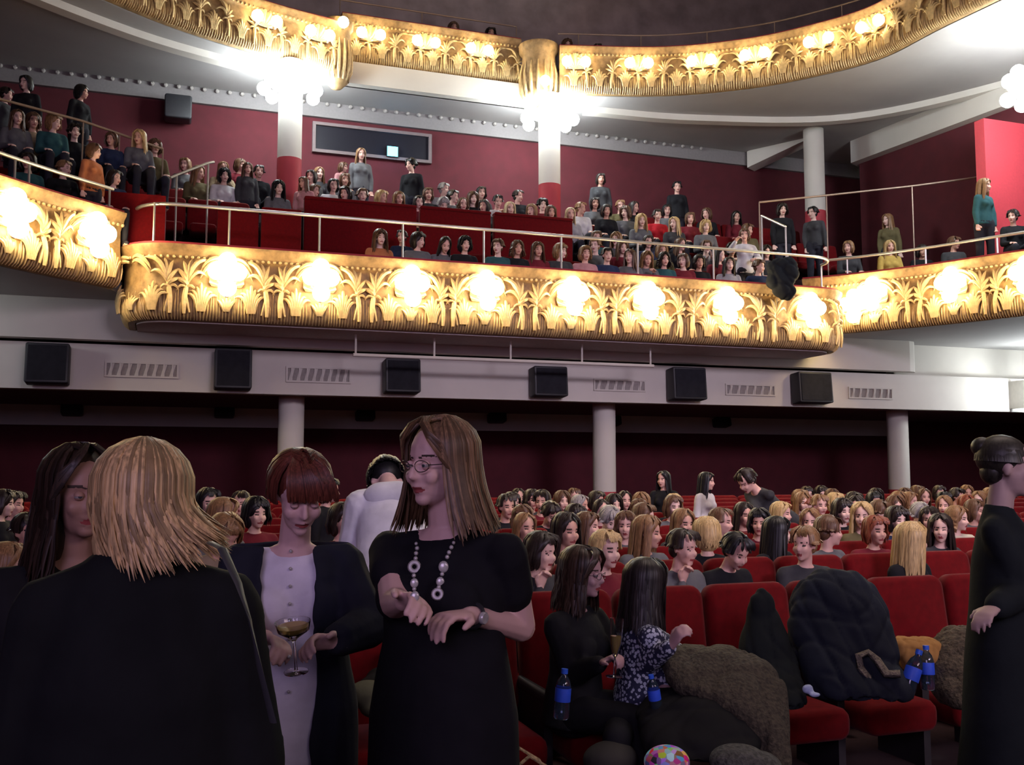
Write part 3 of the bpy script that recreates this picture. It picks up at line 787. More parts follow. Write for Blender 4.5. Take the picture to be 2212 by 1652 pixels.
class Pose:
    """joints of a figure facing -Y, floor at z = 0"""
    def __init__(s, **k):
        s.sit = True; s.lean = 8; s.tyaw = 0; s.side = 0; s.hyaw = 0; s.hpitch = 5; s.hroll = 0
        s.pelvis = None; s.elbow = None; s.wrist = None; s.curl = .5; s.w = 1.; s.fing = None; s.hand_dir = None
        s.sleeve = 1.; s.skirt = False; s.voxel = .0115; s.detail = False; s.legs = True; s.bust = 1.
        s.__dict__.update(k)
        s.P = Vector(s.pelvis if s.pelvis else ((0, .0, .52) if s.sit else (0, 0, .93)))
        s.T = Matrix.Rotation(R(s.tyaw), 4, 'Z') @ Matrix.Rotation(R(s.side), 4, 'Y') @ Matrix.Rotation(R(s.lean), 4, 'X')
        t = lambda v: s.P + s.T @ Vector(v)
        s.t = t
        s.neck = t((0, .02, .50))
        s.RH = Matrix.Rotation(R(s.hyaw), 4, 'Z') @ Matrix.Rotation(R(s.hroll), 4, 'Y') @ Matrix.Rotation(R(s.hpitch), 4, 'X')
        s.head = s.neck + s.T @ Vector((0, -.02, .035 if s.detail else .010)) + s.RH @ Vector((0, -.015, .13))
        s.M = Matrix.Translation(s.head) @ s.RH
        s.sh = {k2: t((.158*k2*s.w, .015, .418)) for k2 in (1, -1)}
        s.el = {}; s.wr = {}
        for k2 in (1, -1):
            e = (s.elbow or {}).get(k2); w_ = (s.wrist or {}).get(k2)
            s.el[k2] = Vector(e) if e else s.sh[k2] + Vector((.045*k2, -.02 if not s.sit else -.06, -.27))
            s.wr[k2] = Vector(w_) if w_ else (s.el[k2] + Vector((.0, -.07, -.235)) if not s.sit else s.el[k2] + Vector((-.07*k2, -.225, -.03)))
    def hand(s, mb, k, fat=1.):
        w_ = s.wr[k]; d = (w_ - s.el[k]).normalized()
        if s.hand_dir and k in s.hand_dir: d = Vector(s.hand_dir[k]).normalized()
        c = s.curl if not isinstance(s.curl, dict) else s.curl[k]
        nrm = Vector((0, 0, 1)) if abs(d.z) < .8 else Vector((0, 1, 0))
        if s.fing and k in s.fing: nrm = Vector(s.fing[k])
        x = d.cross(nrm).normalized()*k; nrm = x.cross(d).normalized()*k       # x towards little finger side
        up = nrm
        pm = w_ + d*.045
        mb.loft([(w_ - d*.01, x*.024, up*.018), (w_ + d*.02, x*.030, up*.016), (w_ + d*.06, x*.040, up*.014), (w_ + d*.085, x*.038, up*.012), (w_+d*.095, x*.03, up*.008)], 10)
        for i, (o, L) in enumerate(((-.030, .070), (-.010, .078), (.011, .072), (.031, .056))):
            b = w_ + d*.082 + x*o; r = .0088*fat*(.9 if i == 3 else 1)
            a1 = c*.9; a2 = c*2.1; a3 = c*2.9
            p1 = b + (d*math.cos(a1) - up*math.sin(a1))*L*.45
            p2 = p1 + (d*math.cos(a2) - up*math.sin(a2))*L*.32
            p3 = p2 + (d*math.cos(a3) - up*math.sin(a3))*L*.26
            mb.cap(b, r*1.05, p1, r, 8).cap(p1, r, p2, r*.92, 8).cap(p2, r*.92, p3, r*.8, 8)
        tb = w_ + d*.025 - x*.026; t1 = tb + (d*.6 - x*.75 - up*.25).normalized()*.036; t2 = t1 + (d*.9 - x*.15 - up*.45*(.4+c)).normalized()*.030
        mb.cap(tb, .013*fat, t1, .0115*fat, 8).cap(t1, .011*fat, t2, .009*fat, 8)
    def head_mb(s, mb):
        M = s.M
        def E(c, r, seg=16, rings=10): mb.ell(M @ Vector(c), r, seg, rings, M=s.RH)
        E((0, .012, .032), (.073, .094, .084)); E((0, -.020, -.030), (.058, .070, .082)); E((0, -.058, -.088), (.026, .024, .022))
        E((0, -.030, -.060), (.048, .050, .045))
        for k in (1, -1):
            E((.034*k, -.060, -.028), (.025, .024, .026), 10, 8)
            E((.0745*k, .012, -.008), (.009, .018, .030), 8, 6)
        nr = 0 if s.detail else .004
        mb.cap(M @ Vector((0, -.083 + nr, .010)), .0080, M @ Vector((0, -.102 + nr, -.026)), .0105, 8)
        E((0, -.094 + nr, -.030), (.0150, .010, .009), 8, 6)
    def body_mb(s, fat=1.):
        mb = MB(); t = s.t; X = s.T @ Vector((1, 0, 0)); Y = s.T @ Vector((0, 1, 0)); w = s.w
        mb.loft([(t((0, 0, -.10)), X*.11*w, Y*.09), (t((0, 0, -.02)), X*.150*w, Y*.100*w), (t((0, 0, .08)), X*.138*w, Y*.092*w), (t((0, 0, .19)), X*.110*w, Y*.078*w),
                 (t((0, -.0, .30)), X*.124*w, Y*.084), (t((0, 0, .39)), X*.130*w, Y*.078), (t((0, .01, .435)), X*.098*w, Y*.060), (t((0, .015, .485)), X*.062, Y*.052)], 18)
        for k in (1, -1):
            mb.ell(t((.062*k*w, -.058*s.bust, .30)), (.046*s.bust, .038, .042), 10, 8, M=s.T)
            mb.cap(t((.03*k, .01, .455)), .036, s.sh[k], .038)
            mb.cap(s.sh[k], .041*w, s.el[k], .036*w).cap(s.el[k], .036*w, s.wr[k], .024)
            s.hand(mb, k, fat)
        mb.cap(s.neck - s.T @ Vector((0, 0, .04)), .052, s.head + s.RH @ Vector((0, .02, -.05)), .046, 12)
        s.head_mb(mb)
        if s.legs:
            for k in (1, -1):
                hp = s.P + s.T @ Vector((.085*k, 0, 0)) if s.sit else s.P + Vector((.085*k, 0, -.02))
                if s.sit: kn = Vector((.105*k, s.P.y-.43, s.P.z+.02)); an = Vector((.11*k, s.P.y-.40, .09))
                else: kn = Vector((.09*k, s.P.y*.5-.01, .48)); an = Vector((.09*k, .02, .08))
                mb.cap(hp, .082, kn, .056).cap(kn, .055, an, .036).cap(an - Vector((0, .0, .035)), .04, an + Vector((0, -.15, -.045)), .032)
        return mb
    def body(s, name='body'):
        me = remesh(s.body_mb(1. if s.detail else 1.35), s.voxel, 2 if s.detail else 2, .45)
        a = coords(me).astype('d')
        Mi = np.array(s.M.inverted()); h = a @ Mi[:3, :3].T + Mi[:3, 3]
        Rh = np.array(s.RH)[:3, :3]
        def g(cx, cy, cz, sx, sy, sz): return np.exp(-((h[:, 0]-cx)/sx)**2 - ((h[:, 1]-cy)/sy)**2 - ((h[:, 2]-cz)/sz)**2)
        d = np.zeros_like(a)
        for k in (1, -1):
            d[:, 1] += .0105*g(.031*k, -.085, .004, .018, .03, .012)
            d[:, 1] -= .004*g(.03*k, -.085, .026, .022, .03, .008)
            d[:, 0] -= k*.004*g(.06*k, -.03, -.07, .02, .05, .03)
        d[:, 1] -= .0065*g(0, -.09, -.057, .022, .03, .007)
        d[:, 1] -= .0075*g(0, -.09, -.070, .018, .03, .006)
        d[:, 1] += .0065*g(0, -.09, -.0635, .026, .03, .0035)
        d[:, 1] += .004*g(0, -.09, -.083, .02, .03, .007)
        a2 = a + d @ Rh.T
        setco(me, a2)
        # lips, brows and lash line as material patches of the same surface
        me.materials.append(SKIN); me.materials.append(LIPS); me.materials.append(BROW)
        hc = ((a2 @ Mi[:3, :3].T) + Mi[:3, 3])
        idx = []
        big = 1.0 if s.detail else 1.1
        fc = np.empty(len(me.polygons)*3, 'f'); me.polygons.foreach_get('center', fc); fc = fc.reshape(-1, 3) @ Mi[:3, :3].T + Mi[:3, 3]
        mi = np.zeros(len(fc), 'i'); front = fc[:, 1] < -.05
        lip = front & (((fc[:, 0])/(.022*big))**2 + ((fc[:, 2]+.0635)/(.0092*big))**2 < 1)
        mi[lip] = 1
        for k in (1, -1):
            u = np.abs(fc[:, 0]*k - .033)
            brow = front & (u < .021) & (np.abs(fc[:, 2] - (.027 - 9*u*u)) < (.0036 if not s.detail else .0028))
            mi[brow] = 2
            if not s.detail:
                mi[front & (((fc[:, 0]*k-.031)/.0125)**2 + ((fc[:, 2]-.004)/.0052)**2 < 1)] = 2
        me.polygons.foreach_set('material_index', mi)
        me.name = name; me.shade_smooth(); me.update(); return me
    def top(s, name='top', vox=.016, amp=.006, ease=.012, low=-.06, seed=0, open_neck=True):
        mb = MB(); t = s.t; X = s.T @ Vector((1, 0, 0)); Y = s.T @ Vector((0, 1, 0)); w = s.w; e = ease
        rings = [(t((0, 0, low)), X*(.172*w+e), Y*(.12*w+e)), (t((0, 0, .08)), X*(.155*w+e), Y*(.11*w+e)), (t((0, 0, .19)), X*(.130*w+e), Y*(.098*w+e)),
                 (t((0, -.005, .30)), X*(.143*w+e), Y*(.103+e)), (t((0, 0, .39)), X*(.150*w+e), Y*(.097+e)), (t((0, .01, .445)), X*(.115*w+e), Y*(.072+e)), (t((0, .018, .480)), X*(.068+e*.5), Y*(.056+e*.3))]
        mb.loft(rings, 20)
        for k in (1, -1):
            mb.ell(t((.065*k*w, -.075*s.bust, .31)), (.06*s.bust+e, .05+e, .055+e), 10, 8, M=s.T)
            mb.cap(t((.045*k, .012, .445)), .044+e*.5, s.sh[k], .047+e)
            if s.sleeve >= .99: mb.cap(s.sh[k], .052+e, s.el[k], .042+e).cap(s.el[k], .042+e, s.wr[k] - (s.wr[k]-s.el[k])*.08, .030+e*.7)
            elif s.sleeve > 0: mb.cap(s.sh[k], .052*w+e, s.sh[k].lerp(s.el[k], s.sleeve), .048*w+e)
        me = remesh(mb, vox, 2); 
        if amp: folds(me, amp, 22, seed)
        return finish(me, [CLOTH], name)
    def bottom(s, name='trousers', vox=.018, amp=.004, ease=.012):
        mb = MB(); w = s.w; X = s.T @ Vector((1, 0, 0)); Y = s.T @ Vector((0, 1, 0)); e = ease
        mb.loft([(s.t((0, 0, -.11)), X*.12*w, Y*.11), (s.t((0, 0, -.02)), X*(.168*w+e), Y*(.12*w+e)), (s.t((0, 0, .09)), X*(.15*w+e*.5), Y*(.108*w+e*.5))], 18)
        for k in (1, -1):
            hp = s.P + s.T @ Vector((.085*k, 0, 0)) if s.sit else s.P + Vector((.085*k, 0, -.02))
            if s.sit: kn = Vector((.105*k, s.P.y-.43, s.P.z+.02)); an = Vector((.11*k, s.P.y-.40, .09))
            else: kn = Vector((.09*k, s.P.y*.5-.01, .48)); an = Vector((.09*k, .02, .08))
            mb.cap(hp, .085+e, kn, .06+e).cap(kn, .06+e, an, .05)
            mb.cap(an - Vector((0, -.01, .03)), .048, an + Vector((0, -.155, -.035)), .036)
        me = remesh(mb, vox, 2)
        if amp: folds(me, amp, 20, 5)
        return finish(me, [CLOTH], name)

# hair, built in head space (face towards -Y)
def hair_mb(style, rng, n=70, seg=7, wid=.016, vol=1.):
    mb = MB()
    def E(c, r, a=14, b=9): mb.ell(c, r, a, b)
    V = vol
    if style == 'short':
        E((0, .032, .043), (.083*V, .094*V, .083*V)); E((0, .055, -.02), (.070, .058, .060)); ln = .02
    elif style == 'bob':
        E((0, .032, .043), (.085*V, .095*V, .084*V)); E((0, .052, -.05), (.085*V, .065, .09)); ln = .13
    elif style == 'up':
        E((0, .030, .042), (.082*V, .095*V, .083*V)); E((0, .055, -.02), (.062, .052, .055)); E((0, .10, .075), (.045, .042, .04)); ln = .0
    elif style == 'curly':
        E((0, .036, .036), (.10*V, .10*V, .095*V)); E((0, .06, -.06), (.105*V, .07, .10)); ln = .16
    else:
        E((0, .032, .043), (.085*V, .095*V, .084*V)); E((0, .064, -.09), (.084*V, .046, .14)); E((0, .075, -.20), (.09*V, .035, .12)); ln = .30
    if ln > 0 or style == 'short':
        for i in range(n):
            a = rng.uniform(58, 180) * (1 if i % 2 else -1)       # 0 = face, 180 = nape
            if style == 'short': L = rng.uniform(.0, .03)
            else: L = ln*rng.uniform(.85, 1.08)
            ca, sa = -math.cos(R(a)), math.sin(R(a))
            rx, ry = .087*V, .104*V
            pts = []
            j = rng.uniform(-.006, .012)
            top = Vector((sa*.012, .0 + ca*.02, .125*V + j))
            for u in (0, .25, .5, .75, 1):
                th = u*R(97)
                p = Vector((sa*rx*math.sin(th), .022 + ca*ry*math.sin(th), .036 + .090*V*math.cos(th)))
                if u == 0: p = top; p.z = .040 + .092*V*math.sqrt(max(.05, 1-((p.y-.022)/.106)**2))
                pts.append(p + Vector((sa, ca, .3))*j)
            last = pts[-1].copy(); wob = rng.uniform(-.022, .022)
            m = 4
            for q in range(1, m+1):
                u = q/m; out = .012*u + (.02*math.sin(u*9 + i) if style == 'curly' else 0) - (.025*u if style == 'bob' and u > .7 else 0)
                p = last + Vector((sa*out + wob*u, ca*out*.6, -max(L, .02)*u))
                if a*a < 70*70 and style != 'short': p.x += (.01*u if sa > 0 else -.01*u)
                pts.append(p)
            rad = [wid*.2] + [wid]*(len(pts)-3) + [wid*.75, wid*.12]
            mb.tube(pts, rad, 5, flat=.42, up=(sa, ca, .15))
        if style in ('long', 'bob', 'curly'):      # strands combed from the parting to the temples
            for i in range(14):
                k = 1 if i % 2 else -1; q = rng.uniform(-.02, .015)
                mb.tube([(.004*k, -.02+q, .128*V), (.042*k, -.066+q*.4, .098), (.072*k, -.056, .058), (.085*k, -.030, .005), (.088*k, -.020, -.05 - rng.random()*.04)], [wid*.3, wid, wid, wid*.9, wid*.2], 5, flat=.4, up=(k*.6, -1, .3))
        if style in ('short', 'bob') :
            for i in range(int(n*.16)):      # fringe swept to one side
                x = rng.uniform(-.06, .06)
                mb.tube([(x*.5, -.02, .126), (x*.9+.008, -.062, .110), (x*1.02+.012, -.078, .085), (x*1.08+.016, -.084, .066)], [wid*.6, wid, wid*.9, wid*.12], 5, flat=.4, up=(0, -1, .2))
    return mb

class HairSet: pass
HAIRS = {}
def hair_mesh(style, k=0):
    key = (style, k)
    if key not in HAIRS:
        HAIRS[key] = hair_mb(style, random.Random(hash(style) % 7 + k if False else len(HAIRS)*13+5), 56, vol=1.0 + .05*k, wid=.017).mesh('hair', HAIR)
    return HAIRS[key]

SKINS = [(.74, .44, .36), (.78, .50, .41), (.66, .37, .28), (.80, .54, .46)]
PROTO = {}
def proto(kind):
    if kind in PROTO: return PROTO[kind]
    P = dict(
        sit=Pose(), sitl=Pose(hyaw=-38, lean=6), sitr=Pose(hyaw=38, lean=6), sitdown=Pose(hpitch=32, lean=14),
        talkl=Pose(hyaw=-70, tyaw=-14, lean=5), talkr=Pose(hyaw=70, tyaw=14, lean=5),
        clap=Pose(elbow={1: (.22, -.10, .74), -1: (-.22, -.10, .74)}, wrist={1: (.045, -.24, .90), -1: (-.045, -.24, .90)}, hand_dir={1: (-.1, -.3, 1), -1: (.1, -.3, 1)}, fing={1: (1, 0, 0), -1: (-1, 0, 0)}, curl=.15),
        chin=Pose(hyaw=12, hpitch=8, elbow={-1: (-.16, -.22, .72)}, wrist={-1: (-.06, -.16, .93)}, hand_dir={-1: (.4, .1, 1)}, curl=.8),
        phone=Pose(hpitch=20, elbow={1: (.20, -.16, .74), -1: (-.20, -.10, .72)}, wrist={1: (.06, -.30, .88), -1: (-.08, -.26, .76)}, curl=.7),
        back=Pose(hyaw=160, tyaw=150, lean=-4), 
        stand=Pose(sit=False, lean=1), standl=Pose(sit=False, lean=2, hyaw=-55, tyaw=-35), standr=Pose(sit=False, lean=2, hyaw=55, tyaw=35),
        standarm=Pose(sit=False, lean=4, hyaw=-20, elbow={-1: (-.30, -.06, 1.28), 1: (.26, -.05, 1.13)}, wrist={-1: (-.22, -.22, 1.42), 1: (.12, -.22, 1.10)}),
        bend=Pose(sit=False, lean=52, tyaw=-78, hyaw=-75, hpitch=40, pelvis=(0, .0, .90), elbow={1: (-.30, .15, 1.02), -1: (-.42, -.18, 1.0)}, wrist={1: (-.42, .12, .80), -1: (-.52, -.14, .78)}),
    )[kind]
    b = P.body(); tp = P.top(seed=len(PROTO)); bt = P.bottom()
    PROTO[kind] = (P, b, tp, bt)
    return PROTO[kind]

def person(px, py, floorz, Y, kind, style, hair, top, label, group=None, skin=None, rz=None, hv=0, legs=(.03, .03, .04), smin=.93, smax=1.08, face_cam=True):
    """stand or seat a figure whose head is seen at (px, py) and whose feet rest on floorz in the plane Y"""
    P, b, tp, bt = proto(kind)
    T = atY(px, py, Y)
    hz = P.head.z + .0
    sc = min(max((T.z - floorz)/hz, smin), smax)
    if rz is None: rz = -math.atan2(T.x - 5.0, T.y + 2)*.9      # everyone faces the stage
    h = Matrix.Rotation(rz, 4, 'Z') @ Vector((P.head.x, P.head.y, 0))*sc
    hv = hv or int(px*7+py) % 4
    root = empty('person', (T.x - h.x, Y - h.y, floorz), rz, label, 'person', group, sc)
    link('body', b, root, skin or SKINS[int(px+py) % 4])
    link('top', tp, root, top); link('trousers', bt, root, legs)
    ho = link('hair', hair_mesh(style, hv), root, hair); ho.matrix_local = P.M
    return root

# hair and cloth colours
BLOND = (.52, .36, .16); LBLOND = (.62, .48, .27); LBROWN = (.24, .13, .06); BROWN = (.11, .055, .03); DARK = (.022, .014, .012); BLACKH = (.010, .009, .010); RED = (.22, .06, .03); GREYH = (.3, .28, .27)
HN = {BLOND: 'blonde', LBLOND: 'pale blonde', LBROWN: 'light brown', BROWN: 'brown', DARK: 'dark brown', BLACKH: 'black', RED: 'auburn', GREYH: 'grey'}
BLK = (.015, .015, .018); GRY = (.13, .13, .14); LGRY = (.34, .33, .35); WHT = (.62, .60, .62); NAVY = (.025, .035, .08); TEAL = (.03, .09, .10); ORG = (.45, .16, .07); PNK = (.5, .25, .26); MAR = (.16, .02, .03); OLV = (.12, .10, .05); CRM = (.6, .55, .42); BGE = (.38, .29, .19); YEL = (.55, .38, .10); DGR = (.05, .05, .055); REDT = (.45, .02, .03)
TN = {BLK: 'black', GRY: 'grey', LGRY: 'light grey', WHT: 'white', NAVY: 'navy', TEAL: 'dark teal', ORG: 'orange', PNK: 'pink', MAR: 'maroon', OLV: 'olive', CRM: 'cream', BGE: 'beige', YEL: 'yellow', DGR: 'charcoal', REDT: 'red'}
SN = dict(short='short', bob='chin-length', up='pinned-up', curly='curly', long='long')
KN = dict(sit='facing ahead', sitl='looking left', sitr='looking right', sitdown='looking down', talkl='turned left', talkr='turned right', clap='hands together', chin='hand at face', phone='hands raised', back='turned away', stand='standing', standl='standing turned left', standr='standing turned right', standarm='one arm raised', bend='bending forward')
KN2 = KN
USED = {}
def make_label(style, hair, top, kind, where):
    base = 'person, %s %s hair, %s top, %s, %s' % (SN[style], HN[hair], TN[top], KN[kind], where)
    return base
# ------------------------------------------------------------------ stalls seats
ROWY = [4.95 + .95*k for k in range(11)]
ROWF = [0, .05, .06, .08, .10, .12, .14, .16, .18, .20, .22]
RN = ['front', 'second', 'third', 'fourth', 'fifth', 'sixth', 'seventh', 'eighth', 'ninth', 'tenth', 'eleventh']
for k in range(1, 11):
    pass
st = MB()
for k in range(1, 11):
    st.box((-6, ROWY[k]-.50, -.02), (19, (ROWY[k]+.45) if k < 10 else 17.0, ROWF[k]))
st.box((-6, -6, -.02), (19, ROWY[1]-.50, 0))
tag(st.build('floor.004', CARPET, smooth=False), kind='structure')
SW = .555
def seat_parts():
    Mb = Matrix.Translation((0, 0, .36)) @ Matrix.Rotation(R(-9), 4, 'X')
    back = MB().rbox((-SW/2+.012, -.065, 0), (SW/2-.012, .065, .62), .075, M=Mb, seg=4)
    cush = MB().rbox((-SW/2+.055, -.56, .235), (SW/2-.055, -.04, .40), .06, seg=3)
    # soften the cushion's front top edge
    arm = MB().rbox((-.03, -.46, .50), (.03, .02, .56), .025).box((-.022, -.40, .0), (.022, -.02, .52))
    return back.mesh('backrest', VELVET), cush.mesh('cushion', VELVET), arm.mesh('armrest', MATS['seat_black'])
mat('seat_black', (.02, .015, .018), .7, noise=.1)
SB, SCU, SA = seat_parts()
def seat_root(x, k, label, full):
    root = empty('theatre_seat', (x, ROWY[k], ROWF[k]), 0, label, 'seat', 'red velvet seats in the stalls')
    link('backrest', SB, root); link('cushion', SCU, root)
    if full:
        for s in (-1, 1):
            a = link('armrest', SA, root); a.location = (s*SW/2, 0, 0)
    return root
one = MB()
for me in (SB, SCU): one.add([v.co for v in me.vertices], [tuple(p.vertices) for p in me.polygons])
one.add([v.co + Vector((SW/2, 0, 0)) for v in SA.vertices], [tuple(p.vertices) for p in SA.polygons])
ONE = one.mesh('theatre_seat', VELVET)
X0 = 2.86 - 8*SW + SW/2
for k in range(11):
    Y = ROWY[k]
    lo, hi = -.17*Y - .1, 1.06*Y + .2
    xs = []
    x = X0 - 20*SW
    while x < hi:
        if x > lo and not (-.25 - .02*Y < x - 0 < .0): xs.append(x)
        x += SW
    if k == 0: xs = [-.95] + [X0 + SW*i for i in range(1, 14) if X0 + SW*i < 5.6]
    n = len(xs)
    for i, x in enumerate(xs):
        lab = 'red velvet theatre seat in the %s stalls row, %s from the left' % (RN[k], ORD[i])
        if k < 4: seat_root(x, k, lab, True)
        else:
            o = link('theatre_seat', ONE); o.location = (x, Y, ROWF[k])
            tag(o, lab, 'seat', 'red velvet seats in the stalls')

# ------------------------------------------------------------------ balcony seats: red backs where they show between people
BSEATS = [(0, 'x', 10), (5, 'x', 0)]
bseat = MB()
for me in (SB, SCU): bseat.add([v.co for v in me.vertices], [tuple(p.vertices) for p in me.polygons])
BS = bseat.mesh('theatre_seat', VELVET)
bi = 0
for k in range(0, 8):
    xs = [(-.2 + SW*i) for i in range(0, 21)] if k < 2 else ([-6.2 + SW*i for i in range(0, 38)] if k < 7 else [-3 + SW*i for i in range(0, 30)])
    c = 0
    for x in xs:
        if 2 <= k and (abs(x - ucol[0].x) < .3 or abs(x-ucol[1].x) < .3 or abs(x-ucol[2].x) < .3) and abs(BY[k]-19.6) < .5: continue
        if k >= 2 and (c > 60): continue
        if k in (1,) and x < 5.2 : pass
        c += 1
        if (k == 1 and x > 4.9) or (k == 4 and x > 7) or (k in (3, 5) and -4.2 < x < -.3) or (k in (3, 4) and -.3 <= x < 1.5) or (k == 6 and x > 9):
            o = link('theatre_seat', BS); o.location = (x, BY[k]+.12, bfloor(k))
            tag(o, 'red theatre seat in the %s balcony row, %s from the left' % (RN[k], (ORD + ['thirty-fifth', 'thirty-sixth', 'thirty-seventh', 'thirty-eighth'])[c-1]), 'seat', 'red seats in the balcony')

# ------------------------------------------------------------------ the stalls audience
def stall(k, px, py, kind, style, hair, top, extra='', hv=0, **kw):
    Y = ROWY[k] - .22
    where = extra or '%s stalls row' % RN[k]
    AUD.append((k, px, py, kind, style, hair, top, where, hv, kw, 'S', Y, ROWF[k]))
def balc(k, px, py, kind, style, hair, top, extra='', hv=0, right=False, **kw):
    AUD.append((k, px, py, kind, style, hair, top, extra or '%s balcony row' % RN[k], hv, kw, 'B', BY[k] - .05, bfloor(k)))
AUD = []
S = stall
# second stalls row (directly behind the front seats)
S(1, 1172, 1197, 'chin', 'bob', DARK, DGR, 'behind the tall woman')
S(1, 1312, 1213, 'sit', 'short', BLOND, MAR, 'between the two women of the front row')
S(1, 1478, 1206, 'chin', 'short', DARK, GRY, 'right of the patterned blouse')
S(1, 1592, 1212, 'sitdown', 'short', BLACKH, BLK, 'behind the front row')
S(1, 1738, 1226, 'talkl', 'short', LBROWN, DGR, 'behind the dark puffy coat')
S(1, 1975, 1190, 'talkr', 'long', BLOND, BLK, 'behind the right-hand front seats')
S(1, 2034, 1203, 'sitl', 'long', DARK, DGR, 'beside the blonde on the right')
S(1, 22, 1235, 'sitr', 'bob', LBROWN, LGRY, 'at the left picture edge')
# third
S(2, 1226, 1148, 'sit', 'long', DARK, BGE)
S(2, 1272, 1160, 'sitr', 'long', BROWN, GRY)
S(2, 1402, 1152, 'sitr', 'long', LBROWN, GRY)
S(2, 1525, 1168, 'back', 'bob', BLOND, BLK)
S(2, 1683, 1168, 'talkr', 'long', BLACKH, BLK)
S(2, 1795, 1165, 'talkr', 'short', BROWN, GRY)
S(2, 1893, 1165, 'sit', 'bob', RED, MAR)
S(2, 2072, 1165, 'sitr', 'curly', LBROWN, CRM)
S(2, 488, 1158, 'sitdown', 'bob', LBROWN, BGE)
S(2, 1135, 1155, 'sit', 'long', LBROWN, LGRY)
# fourth
for a in ((1128, 1122, 'sitl', 'bob', BROWN, GRY), (1318, 1125, 'sitdown', 'short', GREYH, DGR), (1560, 1128, 'sitr', 'short', BROWN, DGR), (1750, 1130, 'sitl', 'long', LBROWN, MAR), (1862, 1115, 'sitl', 'long', BLOND, OLV), (1940, 1135, 'sit', 'bob', DARK, NAVY), (1990, 1145, 'sitdown', 'short', GREYH, TEAL), (2110, 1140, 'sitr', 'bob', BROWN, GRY), (487, 1115, 'talkr', 'bob', LBROWN, GRY), (60, 1150, 'sit', 'short', DARK, WHT), (743, 1125, 'sit', 'bob', DARK, MAR)):
    S(3, *a)
for a in ((1190, 1112, 'sitdown', 'short', DARK, BLK), (1300, 1108, 'sit', 'long', DARK, MAR), (1380, 1112, 'sitl', 'bob', BROWN, DGR), (1690, 1110, 'sitr', 'long', BLOND, GRY), (1822, 1105, 'sit', 'bob', DARK, BLK), (1905, 1112, 'sitr', 'short', BROWN, LGRY), (2040, 1108, 'sitl', 'long', LBROWN, MAR), (2150, 1110, 'sit', 'bob', DARK, DGR), (555, 1110, 'sit', 'bob', BLACKH, MAR), (1010, 1112, 'sit', 'long', BROWN, GRY), (2090, 1112, 'sit', 'long', RED, OLV)):
    S(4, *a)
for a in ((1170, 1084, 'sitl', 'short', DARK, MAR), (1255, 1095, 'sitr', 'curly', GREYH, MAR), (1327, 1094, 'sit', 'long', DARK, REDT), (1772, 1092, 'sit', 'short', LBROWN, REDT), (1850, 1100, 'sitl', 'long', DARK, GRY), (1935, 1102, 'sit', 'long', BROWN, DGR), (1968, 1100, 'sitr', 'long', LBROWN, MAR), (2040, 1096, 'sit', 'bob', BLACKH, BLK), (2115, 1092, 'sitl', 'long', LBROWN, GRY), (450, 1087, 'sit', 'bob', BLACKH, BLK), (1095, 1095, 'sit', 'short', DARK, BLK), (1455, 1096, 'sit', 'bob', BROWN, GRY)):
    S(5, *a)
for a in ((1107, 1088, 'sit', 'short', DARK, BLK), (1215, 1090, 'sit', 'long', BROWN, MAR), (1290, 1086, 'sitr', 'bob', DARK, BLK), (1385, 1088, 'sitl', 'long', LBROWN, GRY), (1735, 1090, 'sit', 'long', LBROWN, DGR), (1806, 1090, 'sitr', 'bob', BLOND, GRY), (1890, 1088, 'sit', 'bob', BLACKH, BLK), (1998, 1090, 'sit', 'long', BROWN, CRM), (2070, 1092, 'sitr', 'short', DARK, MAR), (2140, 1090, 'sit', 'bob', LBROWN, DGR), (520, 1088, 'sitl', 'short', DARK, BLK), (30, 1090, 'sitr', 'bob', DARK, BLK)):
    S(6, *a)
for a in ((1150, 1080, 'sit', 'bob', DARK, DGR), (1350, 1082, 'sit', 'long', DARK, BLK), (1730, 1078, 'sitr', 'bob', LBROWN, BLK), (1775, 1082, 'sit', 'short', DARK, GRY), (1955, 1082, 'sitl', 'long', BROWN, MAR), (2030, 1083, 'sit', 'bob', DARK, GRY), (2090, 1084, 'sit', 'long', LBROWN, BLK), (1240, 1080, 'sit', 'short', BROWN, GRY)):
    S(7, *a)
for a in ((1352, 1180, 'sitl', 'bob', BROWN, GRY), (1610, 1160, 'sit', 'long', DARK, MAR), (1745, 1178, 'sitdown', 'bob', RED, DGR), (1850, 1168, 'sitr', 'short', DARK, BLK), (1945, 1160, 'sit', 'curly', LBROWN, GRY), (2010, 1170, 'sitl', 'bob', DARK, MAR)):
    S(2, *a)
for a in ((1245, 1128, 'sit', 'bob', DARK, GRY), (1395, 1130, 'sitr', 'short', BROWN, BLK), (1478, 1132, 'sit', 'long', LBROWN, DGR), (1640, 1138, 'sitl', 'bob', BLACKH, MAR), (1800, 1130, 'sit', 'curly', BROWN, OLV), (1895, 1130, 'clap', 'long', DARK, GRY)):
    S(3, *a)
for a in ((1120, 1108, 'sit', 'curly', DARK, MAR), (1455, 1112, 'sitl', 'long', BLOND, BLK), (1745, 1110, 'sit', 'short', DARK, LGRY), (1985, 1110, 'sitr', 'bob', BROWN, OLV)):
    S(4, *a)
# people standing among the back rows
S(6, 1432, 1040, 'standl', 'long', BLACKH, BLK, 'back stalls', smin=.85)
S(6, 1528, 1040, 'standr', 'long', BLACKH, WHT, 'back stalls', smin=.85)
S(5, 1612, 1040, 'bend', 'short', DARK, DGR, 'over the back stalls rows', smin=.88)
S(3, 712, 1060, 'standr', 'bob', BLACKH, BLK, 'behind short-haired woman', smin=.8)
S(4, 8, 1095, 'standr', 'bob', DARK, BLK, 'at left edge', smin=.8)

